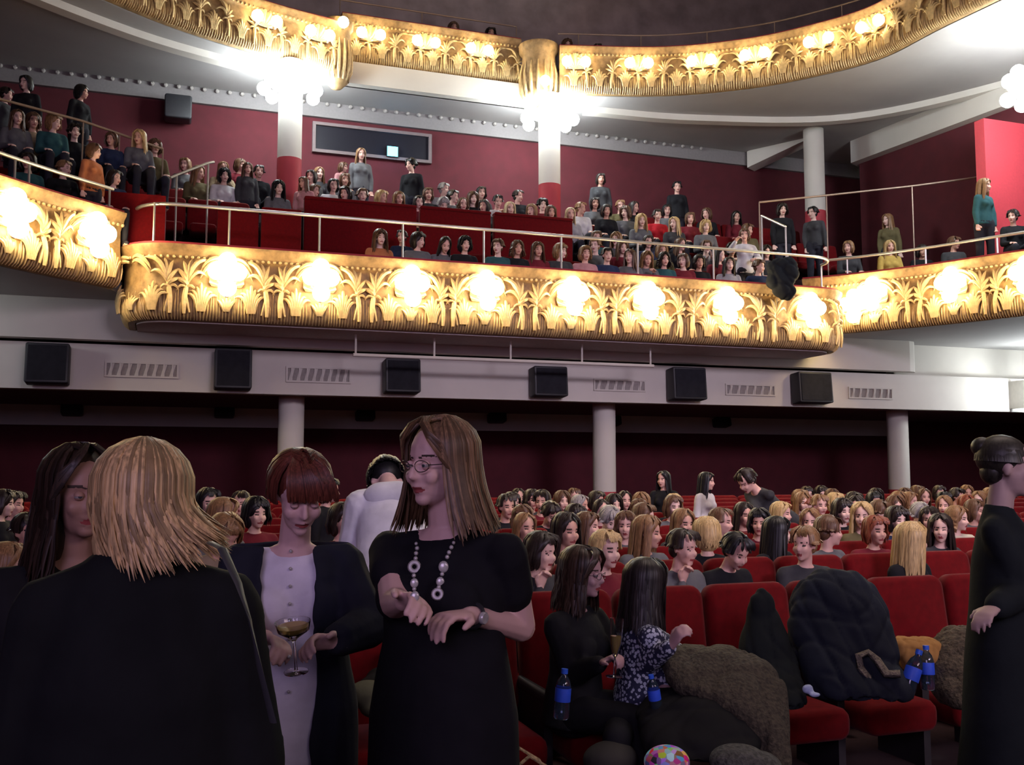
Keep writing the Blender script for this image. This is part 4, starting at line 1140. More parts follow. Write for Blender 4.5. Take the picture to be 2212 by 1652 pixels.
# ------------------------------------------------------------------ the balcony audience
B = balc
for a in ((822, 505, 'sit', 'long', BROWN, ORG), (905, 512, 'sitr', 'bob', DARK, GRY), (1005, 520, 'sit', 'bob', BLACKH, BLK), (1075, 520, 'sitl', 'short', BROWN, TEAL), (1162, 528, 'sit', 'long', BROWN, MAR), (1265, 535, 'sit', 'bob', LBROWN, PNK), (1360, 545, 'sitl', 'long', BROWN, GRY), (1435, 545, 'sit', 'curly', DARK, TEAL), (1510, 548, 'sit', 'bob', DARK, BLK), (1640, 545, 'sitr', 'short', BROWN, NAVY)):
    B(0, *a)
for a in ((1285, 490, 'sitl', 'short', LBROWN, GRY), (1345, 500, 'sit', 'long', BROWN, MAR), (1430, 520, 'sit', 'bob', LBROWN, OLV), (1555, 520, 'sitr', 'long', DARK, MAR)):
    B(1, *a)
for a in ((962, 522, 'sitdown', 'long', DARK, GRY), (1118, 528, 'sit', 'curly', BROWN, BLK), (1212, 535, 'sitr', 'bob', LBROWN, DGR), (1312, 545, 'sit', 'short', DARK, NAVY), (1398, 548, 'phone', 'long', LBROWN, GRY), (1475, 552, 'sitl', 'bob', BROWN, MAR), (1575, 556, 'sit', 'long', DARK, LGRY), (868, 512, 'sitl', 'short', DARK, NAVY)):
    B(0, *a)
B(1, 1608, 500, 'standarm', 'bob', BROWN, WHT, 'at the balcony rail', smin=.8)
for a in ((1288, 468, 'sit', 'bob', BROWN, TEAL), (1330, 465, 'sitl', 'long', LBROWN, GRY), (1400, 480, 'sit', 'bob', DARK, NAVY), (1470, 490, 'sitr', 'long', BROWN, BLK), (1525, 478, 'clap', 'short', BROWN, LGRY), (1580, 475, 'phone', 'bob', DARK, GRY), (1655, 490, 'sit', 'long', DARK, DGR)):
    B(2, *a)
for a in ((745, 415, 'sitl', 'bob', DARK, GRY), (783, 412, 'sit', 'short', BROWN, BLK), (825, 405, 'sitr', 'bob', BLOND, LGRY), (862, 408, 'sit', 'long', LBROWN, PNK), (905, 438, 'sit', 'bob', DARK, MAR), (958, 425, 'sitdown', 'short', GREYH, GRY), (1000, 420, 'sit', 'curly', BROWN, LGRY), (1045, 425, 'sitl', 'bob', DARK, DGR), (1076, 428, 'phone', 'short', DARK, WHT), (1102, 435, 'sit', 'long', LBLOND, OLV), (1148, 440, 'sitl', 'bob', LBROWN, PNK), (1190, 432, 'sit', 'long', BROWN, BGE), (1232, 440, 'sit', 'long', LBLOND, LGRY), (1385, 440, 'sit', 'long', BLOND, GRY), (1455, 440, 'sitl', 'long', BLOND, DGR), (1524, 455, 'sit', 'bob', BLOND, GRY), (1615, 445, 'sitr', 'short', BROWN, OLV), (602, 405, 'sit', 'long', BLACKH, GRY), (655, 395, 'standl', 'long', BROWN, PNK), (680, 412, 'sitr', 'bob', BROWN, PNK), (720, 400, 'sit', 'bob', BLACKH, WHT)):
    B(3, *a, **({'smin': .7} if a[2].startswith('stand') else {}))
for a in ((535, 365, 'stand', 'long', BROWN, DGR), (925, 405, 'sit', 'bob', BROWN, BLK), (980, 405, 'sitr', 'short', DARK, GRY), (1022, 405, 'sit', 'long', BROWN, BLK), (1255, 415, 'sitr', 'short', LBROWN, WHT), (1310, 420, 'sit', 'bob', DARK, BLK), (1350, 425, 'sitl', 'bob', BROWN, GRY), (1420, 425, 'sit', 'short', DARK, REDT), (1490, 430, 'sit', 'bob', BROWN, MAR), (430, 372, 'sitr', 'long', LBROWN, OLV), (485, 372, 'sit', 'bob', BLACKH, WHT), (1172, 415, 'sit', 'short', DARK, MAR), (672, 372, 'sitl', 'bob', DARK, GRY), (690, 375, 'sit', 'long', LBROWN, DGR)):
    B(4, *a, **({'smin': .7} if a[2].startswith('stand') else {}))
for a in ((400, 332, 'sitl', 'bob', LBROWN, GRY), (483, 335, 'clap', 'long', LBROWN, BGE), (745, 385, 'sit', 'bob', BROWN, GRY), (960, 385, 'sitr', 'short', GREYH, LGRY), (1285, 405, 'sit', 'bob', DARK, GRY), (1370, 410, 'sitr', 'long', DARK, BLK), (1440, 412, 'sit', 'bob', BLACKH, GRY), (560, 360, 'sit', 'short', DARK, BLK), (520, 358, 'sitr', 'bob', BROWN, MAR), (1040, 392, 'sit', 'bob', DARK, DGR), (1120, 400, 'sitr', 'short', DARK, BLK), (1340, 408, 'sit', 'short', LBROWN, OLV), (1525, 415, 'sitl', 'bob', BROWN, BLK), (1590, 420, 'sit', 'long', DARK, MAR)):
    B(5, *a)
B(5, 780, 332, 'stand', 'long', LBROWN, GRY, 'before projection window', smin=.75)
B(5, 742, 362, 'standr', 'bob', BROWN, PNK, 'left of projection window', smin=.75)
B(5, 887, 338, 'standl', 'short', BLACKH, BLK, 'right of the glowing screen', smin=.75)
B(6, 1297, 345, 'stand', 'bob', DARK, DGR, 'at rear balcony wall', smin=.75)
B(6, 1462, 350, 'stand', 'short', BLACKH, BLK, 'at rear balcony wall', smin=.75)
# left wing
for (Y, fz, px, py, kind, st_, hc, tc) in ((16.4, 5.82, 38, 255, 'sit', 'long', BROWN, GRY), (16.4, 5.82, 72, 262, 'sit', 'bob', BROWN, BGE), (16.5, 5.82, 118, 265, 'sitr', 'bob', LBROWN, TEAL), (16.6, 5.82, 162, 285, 'sit', 'short', DARK, BLK), (16.8, 5.82, 240, 302, 'sitl', 'bob', BROWN, NAVY), (16.9, 5.82, 300, 298, 'sitl', 'long', BLOND, GRY), (17.0, 5.82, 335, 318, 'sit', 'bob', BROWN, OLV),
        (15.75, 4.93, 205, 328, 'standr', 'bob', BROWN, ORG), (15.75, 4.93, 140, 365, 'sitr', 'short', LBROWN, BLK), (15.75, 4.93, 60, 350, 'sitl', 'bob', DARK, TEAL), (15.75, 4.93, 248, 385, 'sitr', 'bob', DARK, NAVY), (17.6, 6.38, 178, 200, 'standr', 'bob', BLACKH, BLK), (17.6, 6.38, 55, 180, 'standl', 'bob', BLACKH, BLK), (17.7, 6.38, 15, 205, 'standr', 'short', DARK, DGR)):
    AUD.append((9, px, py, kind, st_, hc, tc, 'left wing', 0, {'smin': .8}, 'L', Y, fz))
for (Y, fz, px, py, kind, st_, hc, tc) in ((18.0, 5.5, 1690, 445, 'stand', 'bob', DARK, BLK), (18.0, 5.5, 1755, 460, 'standl', 'short', BLACKH, DGR), (18.0, 5.5, 1915, 440, 'standl', 'long', LBROWN, OLV), (16.9, 4.95, 1832, 520, 'sitl', 'bob', LBROWN, DGR), (16.6, 4.95, 1922, 520, 'sit', 'long', BLOND, YEL), (14.2, 5.2, 2128, 402, 'standr', 'long', LBROWN, TEAL), (14.6, 5.2, 2185, 415, 'sitl', 'short', DARK, BLK), (16.7, 4.95, 1990, 480, 'sit', 'bob', DARK, BLK), (15.9, 4.95, 2060, 470, 'sitr', 'short', BROWN, DGR)):
    AUD.append((9, px, py, kind, st_, hc, tc, 'right wing', 0, {'smin': .8}, 'R', Y, fz))
# third level, dim heads behind the upper front
for i, (px, py, st_, hc, tc) in enumerate(((1225, 32, 'bob', BROWN, GRY), (1290, 26, 'short', DARK, BLK), (1342, 34, 'long', DARK, DGR), (1400, 28, 'bob', BROWN, BLK), (1485, 36, 'short', BROWN, MAR), (1545, 32, 'long', LBROWN, GRY), (1590, 28, 'bob', DARK, OLV), (980, 14, 'bob', BROWN, GRY), (1060, 18, 'short', DARK, BLK))):
    AUD.append((8, px, py, 'sit', st_, hc, tc, 'third level', 0, {'smin': .8, 'smax': 1.2}, 'T', 21.2, 10.27))
# nobody sits in somebody else: a figure too close to an earlier one moves one row back
_placed = []
for i_, rec in enumerate(AUD):
    (k, px, py, kind, style, hair, top, where, hv, kw, sec, Y, fz) = rec
    for t_ in range(4):
        T = atY(px, py, Y)
        if all((T.x-a)**2 + (Y-b)**2 > .33**2 for a, b in _placed): break
        if sec == 'S' and k < 9: k += 1; Y += .95; fz = ROWF[k]; where = '%s stalls row' % RN[k] if 'stalls row' in where else where
        elif sec == 'B' and k < 6 and k not in (2,): k += 1; Y = BY[k]-.05; fz = bfloor(k); where = '%s balcony row' % RN[k] if 'balcony row' in where else where
        else: Y += .32 if sec in 'LR' else .2
    _placed.append((atY(px, py, Y).x, Y))
    AUD[i_] = (k, px, py, kind, style, hair, top, where, hv, kw, sec, Y, fz)
seen = {}
for rec in AUD:
    (k, px, py, kind, style, hair, top, where, hv, kw, sec, Y, fz) = rec
    lab = make_label(style, hair, top, kind, where); seen.setdefault(lab, []).append(rec)
for lab, recs in seen.items():
    recs.sort(key=lambda r: r[1])
    for i, rec in enumerate(recs):
        (k, px, py, kind, style, hair, top, where, hv, kw, sec, Y, fz) = rec
        l2 = lab if len(recs) == 1 else lab + ((', left one' if i == 0 else ', right one') if len(recs) == 2 else ', %s from left' % ORD[i])
        l2 = l2.replace('(', '').replace(')', '')
        grp = {'S': 'audience in the stalls', 'B': 'audience in the balcony', 'L': 'people in the left wing', 'R': 'people in the right wing', 'T': 'people on the third level'}[sec]
        person(px, py, fz, Y, kind, style, hair, top, l2, grp, hv=hv, **kw)
# ------------------------------------------------------------------ foreground figures
mat('hair_dark_strand', objcol=True, rough=.45, noise=.3, nscale=30, spec=.3)
_nt = MATS['hair_dark_strand'].node_tree
for _n in _nt.nodes:
    if _n.type == 'MAP_RANGE': _n.inputs['To Min'].default_value = .35; _n.inputs['To Max'].default_value = .6
EYEW = mat('eye_white', (.32, .28, .27), .25, noise=.02); IRIS = mat('iris', (.05, .06, .07), .2, noise=.1)
def eye_mesh():
    m = MB(); m.ell((0, 0, 0), .0118, 14, 12, M=Matrix.Rotation(R(90), 4, 'X'))
    me_idx = []
    for f in m.f:
        c = sum((Vector(m.v[i]) for i in f), Vector())/len(f); me_idx.append(1 if c.y < -.0105 else 0)
    m.m = me_idx
    return m.mesh('eye', [EYEW, IRIS])
EYE = eye_mesh()
LID = MB().ell((0, 0, 0), .0128, 14, 10)
def lid_mesh(open_):
    m = MB().ell((0, 0, 0), .0130, 16, 14); keep = []
    for f, mi in zip(m.f, m.m):
        c = sum((Vector(m.v[i]) for i in f), Vector())/len(f)
        if c.z > .0125*open_ or c.z < -.0065: keep.append(f)
    m.f = keep; m.m = [0]*len(keep)
    return m.mesh('eyelid', SKIN)
def fg_hair(seed=1, n=320, length=.20, flare=.02, open_a=50, vol=1., wid=.0065, back_len=None, crown=.0, tipin=0., wave=0., swing=0., ragged=.12, side_front=0., fr=None):
    rng = random.Random(seed); mb = MB(); V = vol; L0 = length; bl = back_len or length
    mb.ell((0, .032, .044), (.083*V, .092*V, .082*V), 22, 14)
    if bl > .06: mb.ell((0, .050, .0 - bl*.42), (.080*V + flare*.4, .056*V, bl*.50), 18, 12)
    for i in range(n):
        a = rng.uniform(open_a, 180)*(1 if i % 2 else -1)
        f = abs(a)/180; L = (L0 + (bl-L0)*max(0, (f-.45)/.55))*rng.uniform(1-ragged, 1.04)
        ca, sa = -math.cos(R(a)), math.sin(R(a)); rx, ry = .089*V, .106*V; j = rng.uniform(-.003, .007)
        pts = []
        for u in (0, .2, .4, .6, .8, 1):
            th = u*R(98)
            p = Vector((sa*rx*math.sin(th), .022 + ca*ry*math.sin(th), .036 + .0925*V*math.cos(th)))
            if u == 0: p = Vector((sa*.010, -.015 + ca*.05, 0)); p.z = .040 + .0925*V*math.sqrt(1-((p.y-.022)/(.106*V))**2)
            pts.append(p + Vector((sa, ca, .3))*j)
        last = pts[-1].copy(); wb = rng.uniform(-.010, .010); ph = rng.uniform(0, 6); m = 6
        for q in range(1, m+1):
            u = q/m
            out = flare*u*u - tipin*max(0, u-.6)*2 + wave*math.sin(u*7 + ph)
            p = last + Vector((sa*out + wb*u, ca*out*.7 + wave*.6*math.cos(u*6+ph), -L*u))
            p.x += swing*u*u*(.6 + .8*abs(sa)) * (1 if sa*swing > 0 else .7)
            if abs(a) < 75: p.x += side_front*u*(1 if sa > 0 else -1); 
            pts.append(p)
        n_ = len(pts); rad = [wid*.15] + [wid*rng.uniform(.8, 1.2)]*(n_-3) + [wid*.7, wid*.1]
        mb.tube(pts, rad, 5, flat=.45, up=(sa, ca, .15), mi=1 if rng.random() < .38 else 0)
    if fr: fr(mb, rng)
    else:
        for i in range(70):
            k = 1 if i % 2 else -1; q = rng.uniform(-.03, .018); z2 = rng.uniform(-.02, .02)
            end = -.02 - min(L0, .20)*rng.uniform(.7, 1.)
            mb.tube([(.003*k, -.020+q, .129*V), (.024*k, -.062+q*.5, .112*V), (.056*k, -.074+q*.3, .080+z2*.4), (.078*k, -.060, .040+z2), (.089*k, -.040, -.01), (.092*k, -.030, end*.5), (.095*k + flare*.4*k, -.028, end)],
                    [wid*.2, wid, wid, wid, wid, wid*.8, wid*.1], 5, flat=.45, up=(k*.6, -1, .3), mi=1 if rng.random() < .38 else 0)
    return mb.mesh('hair', [HAIR, MATS['hair_dark_strand']])

class Fig:
    def __init__(s, px, py, D, facing, label, hairargs=None, haircol=BROWN, skin=(.60, .36, .30), arms=None, hd=None, z0=0., **kw):
        T = atD(px, py, D); az = math.atan2(T.x, T.y); rz = -az + R(facing)
        kw.setdefault('detail', True); kw.setdefault('voxel', .0065); kw.setdefault('sit', False)
        P = Pose(**kw); sc = (T.z - z0)/P.head.z
        h = Matrix.Rotation(rz, 4, 'Z') @ Vector((P.head.x, P.head.y, 0))*sc
        s.root = empty('person', (T.x-h.x, T.y-h.y, z0), rz, label, 'person', None, sc)
        s.W = Matrix.Translation(s.root.location) @ Matrix.Rotation(rz, 4, 'Z') @ Matrix.Scale(sc, 4); s.I = s.W.inverted()
        if arms:
            kw['elbow'] = {k: s.L(*v[0]) for k, v in arms.items()}; kw['wrist'] = {k: s.L(*v[1]) for k, v in arms.items()}
            P0 = Pose(**kw)
            kw['hand_dir'] = {k: s.L(*v[2]) - P0.wr[k] for k, v in arms.items() if len(v) > 2}
            # keep arm segments to human lengths
            for k in arms:
                sh = P0.sh[k]; d = kw['elbow'][k] - sh; kw['elbow'][k] = sh + d.normalized()*min(max(d.length, .24), .30)
                d = kw['wrist'][k] - kw['elbow'][k]; kw['wrist'][k] = kw['elbow'][k] + d.normalized()*min(max(d.length, .20), .26)
        if hd: kw['hand_dir'] = {**kw.get('hand_dir', {}), **hd}
        s.P = P = Pose(**kw); s.sc = sc
        s.body = link('body', P.body(), s.root, skin)
        if hairargs is not None:
            s.hair = link('hair', fg_hair(**hairargs), s.root, haircol); s.hair.matrix_local = P.M
    def L(s, px, py, D): return s.I @ atD(px, py, D)
    def child(s, o, M=None):
        if M is not None: o.matrix_local = M
        return o
    def face(s, open_=.35, skin=(.60, .36, .30)):
        for k in (1, -1):
            e = link('eye', EYE, s.root); e.matrix_local = s.P.M @ Matrix.Translation((.031*k, -.0735, .003))
            l = link('eyelid', lid_mesh(open_), s.root, skin); l.matrix_local = s.P.M @ Matrix.Translation((.031*k, -.0735, .003))
    def wear(s, me, col, name=None):
        o = link(name or me.name, me, s.root, col); return o
    def glasses(s, col=(.08, .06, .06)):
        m = MB()
        for k in (1, -1):
            m.tube([(k*.034 + .024*math.cos(t), -.098 + .010*abs(math.cos(t))*(1 if math.cos(t)*k > 0 else .2), .001 + .0155*math.sin(t)) for t in [2*math.pi*i/18 for i in range(18)]], .0014, 5, closed=True)
            m.tube([(k*.058, -.088, .004), (k*.074, -.05, .004), (k*.078, .0, .0)], .0014, 5)
        m.tube([(-.010, -.101, .003), (0, -.104, .006), (.010, -.101, .003)], .0014, 5)
        o = m.build('glasses', mat('glasses_frame', col, .3, .5, noise=.05), s.root); o.matrix_local = s.P.M

SKF = (.72, .46, .42)
# --- tall woman with necklace
TALL = Fig(945, 1003, 2.85, -30, 'person, tall woman with light brown hair, glasses, silver necklace and black dress',
    dict(seed=3, n=400, length=.215, flare=.05, open_a=52, vol=1.06, wid=.0065, side_front=.012), (.20, .115, .06), SKF,
    arms={1: ((1118, 1318, 2.85), (990, 1322, 2.62), (890, 1330, 2.50)), -1: ((850, 1262, 2.80), (868, 1300, 2.58), (905, 1300, 2.50))},
    w=1.18, hyaw=-16, hpitch=4, lean=1, curl=.55, bust=1.1, voxel=.0055, fing={1: (.25, .8, .6), -1: (-.3, .8, .6)})
TALL.face(.12, SKF); TALL.glasses()
def dress(P, sl, low=-.14, e=.012, seed=1, long=True):
    mb = MB(); t = P.t; X = P.T @ Vector((1, 0, 0)); Y = P.T @ Vector((0, 1, 0)); w = P.w
    R_ = [(t((0, 0, low)), X*(.178*w+e), Y*(.13*w+e)), (t((0, 0, -.02)), X*(.175*w+e), Y*(.125*w+e)), (t((0, 0, .08)), X*(.160*w+e), Y*(.115*w+e)), (t((0, 0, .19)), X*(.140*w+e), Y*(.105*w+e)),
          (t((0, -.005, .30)), X*(.145*w+e), Y*(.11+e)), (t((0, .005, .38)), X*(.148*w+e), Y*(.095+e)), (t((0, .012, .43)), X*(.118*w+e), Y*(.074+e)), (t((0, .02, .462)), X*(.080+e), Y*(.056+e*.5))]
    if long: R_ = [(P.P + Vector((0, 0, -.62)), X*.20*w, Y*.17*w), (P.P + Vector((0, 0, -.35)), X*.19*w, Y*.15*w)] + R_
    mb.loft(R_, 28)
    for k in (1, -1):
        mb.ell(t((.068*k*w, -.078*P.bust, .30)), (.064*P.bust+e, .052+e, .06+e), 12, 10, M=P.T)
        mb.cap(t((.05*k, .012, .435)), .038+e, P.sh[k], .044+e)
        mb.cap(P.sh[k], .046*w+e, P.sh[k].lerp(P.el[k], sl), .044*w+e)
    me = remesh(mb, .009, 5); folds(me, .005, 20, seed)
    return finish(me, [CLOTH], 'dress')
TALL.wear(dress(TALL.P, .5), (.012, .012, .015))
# necklace: two strands of pale discs and beads down the chest
NECKM = mat('necklace_shell', (.55, .53, .52), .3, .3, noise=.2, nscale=60)
def necklace(F, strands):
    root = F.root; nk = None
    for (pts) in strands:
        for (px, py, r, kind) in pts:
            D = F_surface(F, px, py); c = F.L(px, py, D)
            m = MB()
            view = (F.I.to_3x3() @ (CAM - atD(px, py, D))).normalized(); q = view.to_track_quat('Z', 'Y').to_matrix().to_4x4(); rr = r/FPX*D/F.sc
            if kind == 'ring': m.tube([q @ Vector((rr*.7*math.cos(t), rr*.7*math.sin(t), 0)) for t in [2*math.pi*i/16 for i in range(16)]], rr*.36, 6, closed=True, up=tuple(view))
            elif kind == 'disc': m.ell((0, 0, 0), (rr, rr*1.15, rr*.35), 14, 8, M=q)
            else: m.ell((0, 0, 0), (rr, rr, rr), 8, 6)
            if nk is None: nk = m.xform(Matrix.Identity(4)).build('necklace', NECKM, root); nk.location = c; base = c
            else:
                o = m.build('bead', NECKM, nk); o.location = c - base
def F_surface(F, px, py):
    """depth at which the pixel's ray meets the garment of the figure"""
    dg = bpy.context.evaluated_depsgraph_get()
    best = None
    d = ray(px, py)
    for ch in F.root.children:
        if ch.type != 'MESH' or ch.name.split('.')[0] not in ('dress', 'top', 'body', 'blouse'): continue
        o_l = F.I @ CAM; d_l = F.I.to_3x3() @ d
        hit, loc, nr, ix = ch.ray_cast(o_l, d_l.normalized())
        if hit:
            D = (loc - o_l).length / d_l.length
            if best is None or D < best: best = D
    return (best or 2.7) - .008
dg_ = bpy.context.view_layer.update()
necklace(TALL, [[(899, 1174, 4, 'b'), (901, 1184, 5, 'b'), (899, 1195, 5, 'b'), (898, 1206, 5, 'b'), (895, 1224, 14, 'ring'), (894, 1243, 5, 'b'), (895, 1259, 9, 'disc'), (895, 1272, 5, 'b'), (896, 1288, 10, 'disc')],
                [(980, 1172, 4, 'b'), (975, 1182, 5, 'b'), (970, 1193, 5, 'b'), (966, 1203, 5, 'b'), (958, 1224, 11, 'disc'), (955, 1240, 5, 'b'), (951, 1256, 9, 'disc'), (948, 1268, 5, 'b'), (945, 1283, 13, 'ring')]])
def bracelet(F, k, along_, r, rad, name, m_, disc=False):
    w_, e_ = F.P.wr[k], F.P.el[k]; d = (w_-e_).normalized(); c = w_ - d*along_; q = d.to_track_quat('Z', 'Y').to_matrix().to_4x4()
    mb = MB().tube([c + q @ Vector((r*math.cos(t), r*math.sin(t), 0)) for t in [2*math.pi*i/16 for i in range(16)]], rad, 6, closed=True, up=tuple(d))
    o = mb.build(name, m_, F.root)
    if disc:
        v = (F.I @ CAM - c).normalized(); v = (v - d*v.dot(d)).normalized(); qq = v.to_track_quat('Z', 'Y').to_matrix().to_4x4()
        MB().lathe([(0, .006), (.014, .006), (.0165, .003), (.0165, -.004), (0, -.004)], c=c + v*(r+.002), M=qq, seg=20).build('watch_face', NECKM, o)
    return o
bracelet(TALL, 1, .02, .031, .006, 'wristwatch', MATS['black_plastic'], True)

# --- short-haired woman holding a coupe glass
SKR = (.70, .44, .42)
def fringe(mb, rng):
    for i in range(150):
        x = rng.uniform(-.07, .07)
        mb.tube([(x*.35 - .01, .0, .128), (x*.8, -.058, .116), (x*1.0+.010, -.089, .080), (x*1.08+.018, -.099, .046), (x*1.1+.02, -.100, .028 + rng.uniform(-.008, .01))], [.004, .007, .007, .006, .001], 5, flat=.45, up=(0, -1, .3), mi=1 if rng.random() < .35 else 0)
CUP = Fig(648, 1068, 3.05, 2, 'person, short-haired auburn woman in white blouse and dark cardigan, looking down',
    dict(seed=5, n=300, length=.045, flare=-.01, open_a=62, vol=1.07, wid=.007, fr=fringe), (.13, .035, .022), SKR,
    arms={1: ((792, 1352, 3.0), (722, 1388, 2.80), (655, 1385, 2.72)), -1: ((548, 1345, 3.0), (572, 1378, 2.82), (625, 1395, 2.72))},
    w=.98, hyaw=10, hpitch=26, lean=2, curl=.6, bust=1.05, voxel=.006, fing={1: (0, .75, .65), -1: (0, .75, .65)})
CUP.face(-.25, SKR)
bl = dress(CUP.P, .6, low=-.17, e=.010, seed=4, long=False); bl.name = 'blouse'
CUP.wear(bl, (.82, .78, .90), 'blouse')
CUP.wear(CUP.P.bottom(), (.02, .02, .025))
def cardigan(P, low=-.30, e=.032, seed=8, cut=.07, flare=.0):
    mb = MB(); t = P.t; X = P.T @ Vector((1, 0, 0)); Y = P.T @ Vector((0, 1, 0)); w = P.w
    mb.loft([(t((0, .01, low)), X*(.19*w+e+flare), Y*(.13*w+e+flare)), (t((0, 0, -.02)), X*(.178*w+e), Y*(.12*w+e)), (t((0, 0, .10)), X*(.160*w+e), Y*(.11*w+e)), (t((0, 0, .19)), X*(.150*w+e), Y*(.105*w+e)),
          (t((0, -.005, .30)), X*(.152*w+e), Y*(.115+e)), (t((0, 0, .40)), X*(.155*w+e), Y*(.10+e)), (t((0, .01, .46)), X*(.125*w+e), Y*(.075+e)), (t((0, .02, .50)), X*(.07+e), Y*(.055+e))], 28)
    for k in (1, -1):
        mb.ell(t((.070*k*w, -.075*P.bust, .30)), (.066*P.bust+e, .052+e, .06+e), 12, 10, M=P.T)
        mb.cap(t((.055*k, .012, .440)), .046+e, P.sh[k], .050+e)
        mb.cap(P.sh[k], .050+e, P.el[k], .050+e*.7).cap(P.el[k], .05+e*.7, P.wr[k].lerp(P.el[k], .12), .036+e*.5)
    me = remesh(mb, .008, 5); folds(me, .007, 16, seed)
    if cut:
        import bmesh
        bm = bmesh.new(); bm.from_mesh(me); TI = (Matrix.Translation(P.P) @ P.T).inverted()
        kill = []
        for f in bm.faces:
            c = TI @ f.calc_center_median()
            wdt = cut if c.z < .36 else cut*max(.0, 1.0) * (1 if c.z < .50 else 2)
            if (c.y < -.03 and abs(c.x + .02) < wdt*(1 if c.z < .40 else max(.75, 1 - (c.z-.40)*3)) + .01*math.sin(c.z*16) and c.z < .53) or c.z > .487 or c.z < low+.012: kill.append(f)
        bmesh.ops.delete(bm, geom=kill, context='FACES')
        for _ in range(8):
            new = {}
            for e_ in bm.edges:
                if e_.is_boundary:
                    for a_, b_ in (e_.verts, reversed(e_.verts)): new.setdefault(a_, []).append(b_.co.copy())
            for v_, L_ in new.items():
                if len(L_) == 2: v_.co = v_.co*.4 + (L_[0]+L_[1])*.3
        bm.to_mesh(me); bm.free()
        o = bpy.data.objects.new('tmp', me); COL.objects.link(o); sm = o.modifiers.new('s', 'SOLIDIFY'); sm.thickness = .008; sm.offset = -1
        dg = bpy.context.evaluated_depsgraph_get(); dg.update(); m2 = bpy.data.meshes.new_from_object(o.evaluated_get(dg)); bpy.data.objects.remove(o); me = m2
        me.materials.clear()
    return finish(me, [CLOTH], 'cardigan')
CUP.wear(cardigan(CUP.P, cut=.085), (.022, .024, .036))
bracelet(CUP, 1, .01, .034, .004, 'bracelet', NECKM)
mb = MB()
for k in range(9):
    px, py = 628 - k*.6, 1190 + k*38; D = F_surface(CUP, px, py) ; c = CUP.L(px, py, D); mb.ell(c, .0055, 8, 5)
mb.build('button', MATS['necklace_shell'], CUP.root)

def coupe(loc, s=1., tilt=(0, 0), liq=True, label='', name='champagne_coupe', prof=None):
    root = empty(name, loc, 0, label, 'glass', None, s); root.rotation_euler = (R(tilt[0]), R(tilt[1]), 0)
    prof = prof or [(.0, 0), (.032, 0), (.033, .003), (.005, .006), (.0035, .02), (.0035, .085), (.012, .095), (.042, .115), (.048, .14), (.0465, .14), (.040, .117), (.010, .099), (0, .099)]
    MB().lathe(prof, seg=28).build('bowl_and_stem', GLASSM, root)
    if liq:
        MB().lathe([(0, .1), (.011, .100), (.039, .1175), (.043, .128), (0, .128)], seg=24).build('drink', MATS['champagne'], root)
    return root
mat('champagne', (.75, .55, .18), .1, trans=.55, noise=.02)
coupe(atD(640, 1452, 2.68), 1., (8, -6), True, 'champagne coupe held by the short-haired woman in the white blouse')

# --- blonde seen from behind, black coat
def coat(P, low=-.62, e=.05, flare=.10, seed=3, vox=.013, amp=.010, sleeves=True, up=0.):
    mb = MB(); t = P.t; U = Vector((0, 0, up)); X = P.T @ Vector((1, 0, 0)); Y = P.T @ Vector((0, 1, 0)); w = P.w
    mb.loft([(t((0, 0, low)), X*(.22*w+e+flare), Y*(.19*w+e+flare*.7)), (t((0, 0, low*.5)), X*(.20*w+e+flare*.5), Y*(.16*w+e+flare*.4)), (t((0, 0, -.02)), X*(.185*w+e), Y*(.13*w+e)), (t((0, 0, .10)), X*(.172*w+e), Y*(.12*w+e)),
          (t((0, 0, .30)), X*(.168*w+e), Y*(.115*w+e)), (t((0, 0, .40)), X*(.165*w+e), Y*(.10*w+e)), (t((0, .01, .455))+U, X*(.115*w+e), Y*(.075+e)), (t((0, .02, .50))+U, X*(.065+e), Y*(.05+e)), (t((0, .02, .525))+U, X*(.045+e), Y*(.045+e))], 30)
    for k in (1, -1):
        mb.cap(t((.05*k, .012, .445))+U, .048+e*.7, P.sh[k]+U*.8, .052+e*.7)
        if sleeves: mb.cap(P.sh[k]+U*.8, .052+e*.8, P.el[k], .056+e*.7).cap(P.el[k], .056+e*.7, P.wr[k].lerp(P.el[k], .1), .045+e*.5)
    me = remesh(mb, vox, 4); folds(me, amp, 11, seed)
    return finish(me, [CLOTH], 'coat')
BLO = Fig(312, 1092, 1.98, 172, 'person, straight blonde hair seen from behind, wide black coat',
    dict(seed=9, n=640, length=.115, flare=.0, open_a=40, vol=1.06, wid=.0042, wave=.003, back_len=.165, swing=-.055, ragged=.35), (.62, .42, .20), SKF,
    w=1.04, hyaw=-6, hpitch=3, lean=2, curl=.5, voxel=.010)
BLO.wear(coat(BLO.P, e=.040, flare=.12, up=.05), (.011, .012, .013))
BLO.wear(BLO.P.bottom(), (.012, .012, .014))
# strap of her shoulder bag
pts = [BLO.L(*a) for a in ((455, 1172, 1.80), (480, 1185, 1.70), (515, 1260, 1.665), (540, 1340, 1.66), (560, 1440, 1.66), (590, 1560, 1.68))]
MB().tube(pts, .009, 6, flat=.35).build('bag_strap', mat('strap_leather', (.045, .045, .05), .5, noise=.1), BLO.root)

# --- dark-haired woman facing the blonde
DRK = Fig(174, 1068, 2.62, 12, 'person, long dark hair with shadowed face, partly behind the blonde',
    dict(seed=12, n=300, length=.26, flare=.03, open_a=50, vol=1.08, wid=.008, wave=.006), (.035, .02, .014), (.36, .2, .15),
    w=1.05, hyaw=8, hpitch=4, lean=1, voxel=.008, arms={-1: ((58, 1440, 2.5), (28, 1640, 2.45)), 1: ((230, 1450, 2.5), (240, 1600, 2.4))}, curl=.4)
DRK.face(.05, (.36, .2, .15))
DRK.wear(dress(DRK.P, .9, e=.016, seed=6), (.014, .014, .016))
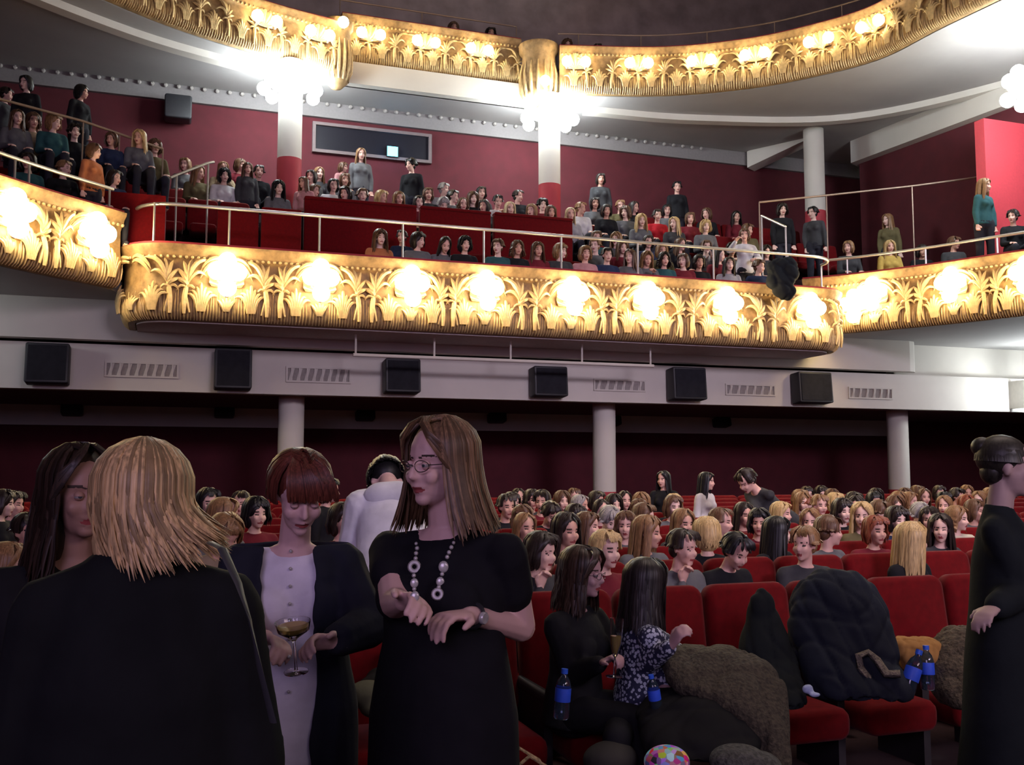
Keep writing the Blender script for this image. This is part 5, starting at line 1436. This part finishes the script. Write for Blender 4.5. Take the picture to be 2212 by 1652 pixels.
# --- woman at the right edge
RGT_W = Fig(2180, 1010, 4.0, 84, 'person, dark clothes and pinned-up hair, standing at the right picture edge',
    None, DARK, (.45, .30, .28), w=1.0, hyaw=10, hpitch=4, lean=2, voxel=.009, arms={-1: ((2200, 1270, 3.85), (2150, 1312, 3.72)), 1: ((2170, 1260, 4.2), (2160, 1420, 4.1))})
hm = hair_mb('up', random.Random(4), 10, vol=1.05)
rg = random.Random(8)
for i in range(120):
    a = rg.uniform(50, 180)*(1 if i % 2 else -1); ca, sa = -math.cos(R(a)), math.sin(R(a)); q = []
    for u in (0, .3, .6, 1):
        th = R(100)*(1-u) ; q.append(Vector((sa*.088*math.sin(th), .022+ca*.105*math.sin(th), .036+.092*math.cos(th))).lerp(Vector((0, .12, .07)), u*u*.8))
    hm.tube(q, [.005, .007, .007, .003], 5, flat=.5, up=(sa, ca, .1))
ho = hm.build('hair', HAIR, RGT_W.root, color=(.030, .026, .02)); ho.matrix_local = RGT_W.P.M
RGT_W.face(.3, (.45, .30, .28))
RGT_W.wear(coat(RGT_W.P, e=.012, flare=-.03), (.013, .016, .018))
# --- person in a pale hooded jacket, bending over the front rows
HOOD = Fig(835, 1044, 5.7, 186, 'person, pale hooded jacket and dark jeans, bent over between the front rows', dict(seed=2, n=120, length=.04, flare=0, open_a=60, vol=1.05, wid=.012), BLACKH, SKF,
    lean=36, side=0, hpitch=75, voxel=.011, w=.95)
HOOD.wear(cardigan(HOOD.P, low=-.08, e=.03, cut=0, seed=2), (.80, .80, .84), 'jacket')
hd = MB(); t = HOOD.P.t
hd.ell(t((0, .09, .43)), (.15, .06, .075), 16, 10, M=HOOD.P.T)
me = remesh(hd, .012, 2); folds(me, .01, 22, 3); HOOD.wear(finish(me, [CLOTH], 'hood'), (.7, .7, .75))
HOOD.wear(HOOD.P.bottom(), (.03, .035, .06))

# --- the two women of the front row
WY = .0
GLS = Fig(1262, 1238, 4.72, 58, 'person, front-row woman with long dark hair and glasses holding a flute glass',
    dict(seed=21, n=240, length=.22, flare=.02, open_a=50, vol=1.05, wid=.009, wave=.006), (.045, .024, .016), (.42, .25, .26), sit=True, lean=4, hyaw=10, hpitch=6, voxel=.008, curl=.8,
    arms={-1: ((1225, 1420, 4.6), (1300, 1432, 4.42), (1345, 1408, 4.35)), 1: ((1330, 1400, 4.8), (1372, 1440, 4.6), (1385, 1500, 4.5))})
GLS.face(.3, (.42, .25, .26)); GLS.glasses((.03, .03, .03))
GLS.wear(GLS.P.top(vox=.012, ease=.02, seed=3), (.014, .014, .016)); GLS.wear(GLS.P.bottom(), (.014, .014, .016))
flute = [(.0, 0), (.030, 0), (.031, .003), (.005, .006), (.0035, .02), (.0035, .07), (.010, .08), (.021, .12), (.025, .17), (.0255, .215), (.0243, .215), (.0235, .17), (.0195, .122), (.008, .085), (0, .083)]
fg = coupe(atD(1326, 1462, 4.26), 1.15, (0, 4), False, 'champagne flute held by the front-row woman with glasses', 'champagne_flute', flute)
MB().lathe([(0, .086), (.008, .087), (.019, .122), (.0215, .15), (0, .15)], seg=20).build('drink', MATS['champagne'], fg)
PATM = mat('patterned_blouse', (.3, .32, .42), .85, noise=.01)
nt = PATM.node_tree; b = nt.nodes['Principled BSDF']
vo = nt.nodes.new('ShaderNodeTexVoronoi'); vo.inputs['Scale'].default_value = 55; tc = nt.nodes.new('ShaderNodeTexCoord'); nt.links.new(tc.outputs['Object'], vo.inputs['Vector'])
cr = nt.nodes.new('ShaderNodeValToRGB'); cr.color_ramp.interpolation = 'CONSTANT'
cr.color_ramp.elements[0].color = (.45, .48, .58, 1); cr.color_ramp.elements[1].position = .47; cr.color_ramp.elements[1].color = (.02, .022, .06, 1)
nt.links.new(vo.outputs['Distance'], cr.inputs[0]); nt.links.new(cr.outputs[0], b.inputs['Base Color'])
PAT = Fig(1398, 1262, 4.68, 112, 'person, front-row woman in blue patterned blouse, dark hair turned to the camera',
    dict(seed=22, n=260, length=.27, flare=.02, open_a=45, vol=1.06, wid=.009, wave=.004), (.022, .016, .016), (.5, .3, .3), sit=False, lean=3, hyaw=18, hpitch=6, voxel=.008, curl=.7, pelvis=(0, 0, .52), legs=False,
    arms={1: ((1400, 1440, 4.5), (1450, 1395, 4.35), (1480, 1345, 4.3)), -1: ((1480, 1430, 4.75), (1440, 1480, 4.5))})
o = PAT.wear(PAT.P.top(vox=.012, ease=.02, seed=9), (1, 1, 1), 'blouse'); o.data.materials.clear(); o.data.materials.append(PATM)
lg = MB()
for s_ in (-1, 1):
    h0 = Vector((0, 0, .50)); q = Matrix.Rotation(R(-112), 4, 'Z')
    k0 = q @ Vector((0, -.42, 0)); off_ = q @ Vector((.1*s_, 0, 0))
    lg.cap(h0+off_*.8, .095, Vector((k0.x, k0.y, .52))+off_, .07).cap(Vector((k0.x, k0.y, .52))+off_, .07, Vector((k0.x, k0.y, .07))+off_, .05)
lg.ell((0, 0, .5), (.17, .15, .11))
me = remesh(lg, .018, 3); PAT.wear(finish(me, [CLOTH], 'trousers'), (.015, .015, .018))

# ------------------------------------------------------------------ coats, bags and bottles on the front seats
def blob(name, pts, col, label, cat, vox=.014, amp=.014, freq=16, seed=1, mats=None, group=None, extra=None):
    mb = MB()
    for (px, py, D, rx, ry, rz) in pts: mb.ell(atD(px, py, D), (rx, ry, rz), 16, 10)
    me = remesh(mb, vox, 5); folds(me, amp, freq, seed, 9); finish(me, [CLOTH] if not mats else mats, name)
    o = link(name, me, None, col); return tag(o, label, cat, group)
def drape(name, rings, col, label, cat, vox=.012, amp=.010, seed=1, thick=.10, mats=None, z_ref=None, pw=2.4, freq=17):
    """a garment heaped or hung in folds: rings are (left px, right px, py, depth, thickness)"""
    mb = MB(); R_ = []
    for (x0, x1, py, D, th) in rings:
        a, b = atD(x0, py, D), atD(x1, py, D); d = FWD.copy(); d.z = 0
        R_.append(((a+b)/2, (b-a)/2, d.normalized()*th))
    mb.loft(R_, 30, pw=pw)
    me = remesh(mb, vox, 8); folds(me, amp*1.5, freq*.5, seed, 5); folds(me, amp*.9, freq*1.0, seed+5, 5, True)
    finish(me, mats or [CLOTH], name); return tag(link(name, me, None, col), label, cat)
drape('coat', [(1640, 1655, 1268, 4.92, .03), (1618, 1672, 1290, 4.9, .05), (1608, 1690, 1350, 4.86, .07), (1598, 1715, 1420, 4.8, .10), (1600, 1735, 1490, 4.65, .14), (1610, 1740, 1520, 4.6, .13)], (.010, .012, .013), 'black coat hanging over a front-row seatback, narrow and pointed at the top', 'coat', seed=4)
drape('coat', [(1770, 1850, 1238, 4.95, .05), (1735, 1890, 1258, 4.93, .09), (1712, 1912, 1310, 4.9, .13), (1708, 1925, 1370, 4.86, .16), (1722, 1935, 1425, 4.8, .18), (1745, 1962, 1470, 4.72, .18), (1770, 1960, 1500, 4.66, .15)], (.020, .024, .034), 'big dark puffy winter coat heaped on a front-row seat', 'coat', seed=7, amp=.013, freq=20)
FUR = mat('fur', objcol=True, rough=.95, noise=.5, nscale=60, bump=.9)
drape('coat', [(1440, 1600, 1405, 4.55, .10), (1430, 1655, 1430, 4.5, .16), (1450, 1690, 1475, 4.4, .18), (1560, 1700, 1530, 4.3, .16), (1630, 1705, 1590, 4.2, .12), (1640, 1700, 1650, 4.1, .08)], (.050, .040, .025), 'brown fur-trimmed coat across the laps of the two seated women', 'coat', seed=12, amp=.012, mats=[FUR])
drape('coat', [(1400, 1560, 1500, 4.35, .14), (1370, 1620, 1540, 4.3, .18), (1380, 1640, 1590, 4.2, .18), (1400, 1620, 1630, 4.1, .12)], (.012, .012, .012), 'black coat bundled below the brown fur-trimmed coat', 'coat', seed=13)
drape('coat', [(2050, 2130, 1362, 4.95, .07), (2025, 2160, 1385, 4.92, .12), (2010, 2172, 1430, 4.85, .15), (2020, 2170, 1490, 4.75, .15), (2040, 2150, 1520, 4.7, .12)], (.075, .055, .035), 'brown tweed coat heaped on the rightmost front-row seat', 'coat', seed=15, mats=[FUR])
drape('scarf', [(1935, 2010, 1374, 4.95, .05), (1930, 2035, 1388, 4.92, .08), (1940, 2030, 1420, 4.88, .08), (1955, 2010, 1445, 4.85, .05)], (.32, .16, .05), 'ochre scarf between the dark puffy coat and the tweed coat', 'scarf', vox=.008, amp=.006, freq=36, seed=16)
sc_pts = [atD(*a) for a in ((1932, 1480, 4.6), (1905, 1490, 4.58), (1880, 1470, 4.6), (1858, 1440, 4.62), (1855, 1416, 4.64), (1875, 1408, 4.64), (1895, 1425, 4.62), (1915, 1455, 4.58), (1945, 1455, 4.56))]
tag(MB().tube(sc_pts, [.02, .03, .03, .026, .024, .024, .026, .032, .03], 8, flat=.6).build('scarf', FUR, None, color=(.20, .17, .13)), 'beige knitted scarf looped over the lap of the dark puffy coat', 'scarf')
blob('bag', [(1440, 1645, 3.7, .085, .08, .055)], (.2, .3, .35), 'colourful patterned cloth bag at the bottom picture edge', 'bag', vox=.008, amp=.004, mats=[mat('patchwork', (.2, .3, .35), .7, noise=.01)])
nt = MATS['patchwork'].node_tree; vo = nt.nodes.new('ShaderNodeTexVoronoi'); vo.inputs['Scale'].default_value = 45; nt.links.new(vo.outputs['Color'], nt.nodes['Principled BSDF'].inputs['Base Color'])
tc = nt.nodes.new('ShaderNodeTexCoord'); nt.links.new(tc.outputs['Object'], vo.inputs['Vector'])
blob('bag', [(1590, 1640, 3.8, .11, .1, .06), (1640, 1655, 3.8, .08, .1, .05)], (.07, .07, .06), 'grey woollen bag beneath the brown fur-trimmed coat', 'bag', vox=.01, mats=[FUR])
blob('bag', [(1320, 1640, 4.2, .12, .1, .07)], (.05, .048, .042), 'dark grey bag at the feet of the woman with glasses', 'bag', vox=.01, seed=4)
blob('bag', [(845, 1465, 4.6, .12, .12, .06), (820, 1490, 4.5, .12, .12, .07), (870, 1420, 4.75, .09, .1, .08)], (.02, .02, .02), 'black bag and jacket on the seat between the two standing women', 'bag', seed=6)
blob('blanket', [(800, 1500, 4.3, .10, .10, .06), (820, 1530, 4.25, .09, .1, .05)], (.10, .10, .07), 'grey green folded cloth under the black bag on the seat', 'cloth', seed=9, vox=.01)
BAGS = empty('tote_bag', atD(1145, 1700, 3.3), 0, 'cream bag with two thin straw handles at the bottom edge', 'bag')
mb = MB().rbox((-.16, -.07, -.30), (.16, .07, -.02), .04); mb.build('bag_body', FUR, BAGS, color=(.25, .2, .13))
for q in (-.05, .05):
    MB().tube([(-.10, q, -.02), (-.085, q, .07), (-.02, q, .105+abs(q)*.2), (.05, q, .07), (.10, q, -.02)], .006, 6).build('handle', FUR, BAGS, color=(.45, .33, .18))
BOTP = [(0, 0), (.028, 0), (.033, .006), (.033, .05), (.031, .07), (.033, .09), (.033, .135), (.026, .16), (.013, .178), (.012, .19), (0, .19)]
WATERM = mat('bottle_plastic', (.30, .45, .65), .05, trans=.95, noise=.02); LABELM = mat('bottle_label', (.03, .10, .75), .5, noise=.1, nscale=30); CAPM = mat('bottle_cap', (.03, .12, .7), .4, noise=.05)
def bottle(loc, tilt, label, s=1.):
    root = empty('water_bottle', loc, 0, label, 'bottle', 'water bottles on the front row', s); root.rotation_euler = (R(tilt[0]), R(tilt[1]), 0)
    MB().lathe(BOTP, seg=20).build('bottle_body', WATERM, root)
    MB().lathe([(.0338, .072), (.0342, .075), (.0342, .125), (.0338, .128)], seg=20).build('label', LABELM, root)
    MB().lathe([(0, .186), (.0145, .186), (.0145, .206), (0, .206)], seg=16).build('cap', CAPM, root)
bottle(atD(1212, 1552, 4.2), (0, 5), 'upright water bottle with blue label beside the woman with glasses')
bottle(atD(1420, 1540, 4.25), (0, -10), 'water bottle with blue label between the two seated women', .8)
bottle(atD(1955, 1505, 4.6), (0, 24), 'leaning water bottle with bright blue glint beside the beige scarf', 1.1)
bottle(atD(2005, 1490, 4.75), (-5, 3), 'water bottle with blue cap in front of the tweed coat', 1.0)
t_ = blob('tissue', [(1745, 1488, 4.55, .03, .02, .025), (1760, 1500, 4.53, .03, .02, .012)], (.45, .52, .7), 'crumpled pale blue tissue on a front-row seat beside the black coat', 'tissue', vox=.006, amp=.006, freq=60)
# black jacket hanging over the gilded front
J = drape('jacket', [(1674, 1706, 560, 17.75, .10), (1662, 1716, 572, 17.72, .14), (1664, 1722, 592, 17.62, .09), (1660, 1712, 612, 17.58, .08), (1674, 1718, 632, 17.58, .06), (1690, 1706, 645, 17.6, .04)], (.012, .014, .018), 'black jacket hanging over the gold balcony front near its right end', 'jacket', vox=.02, amp=.02, freq=10)
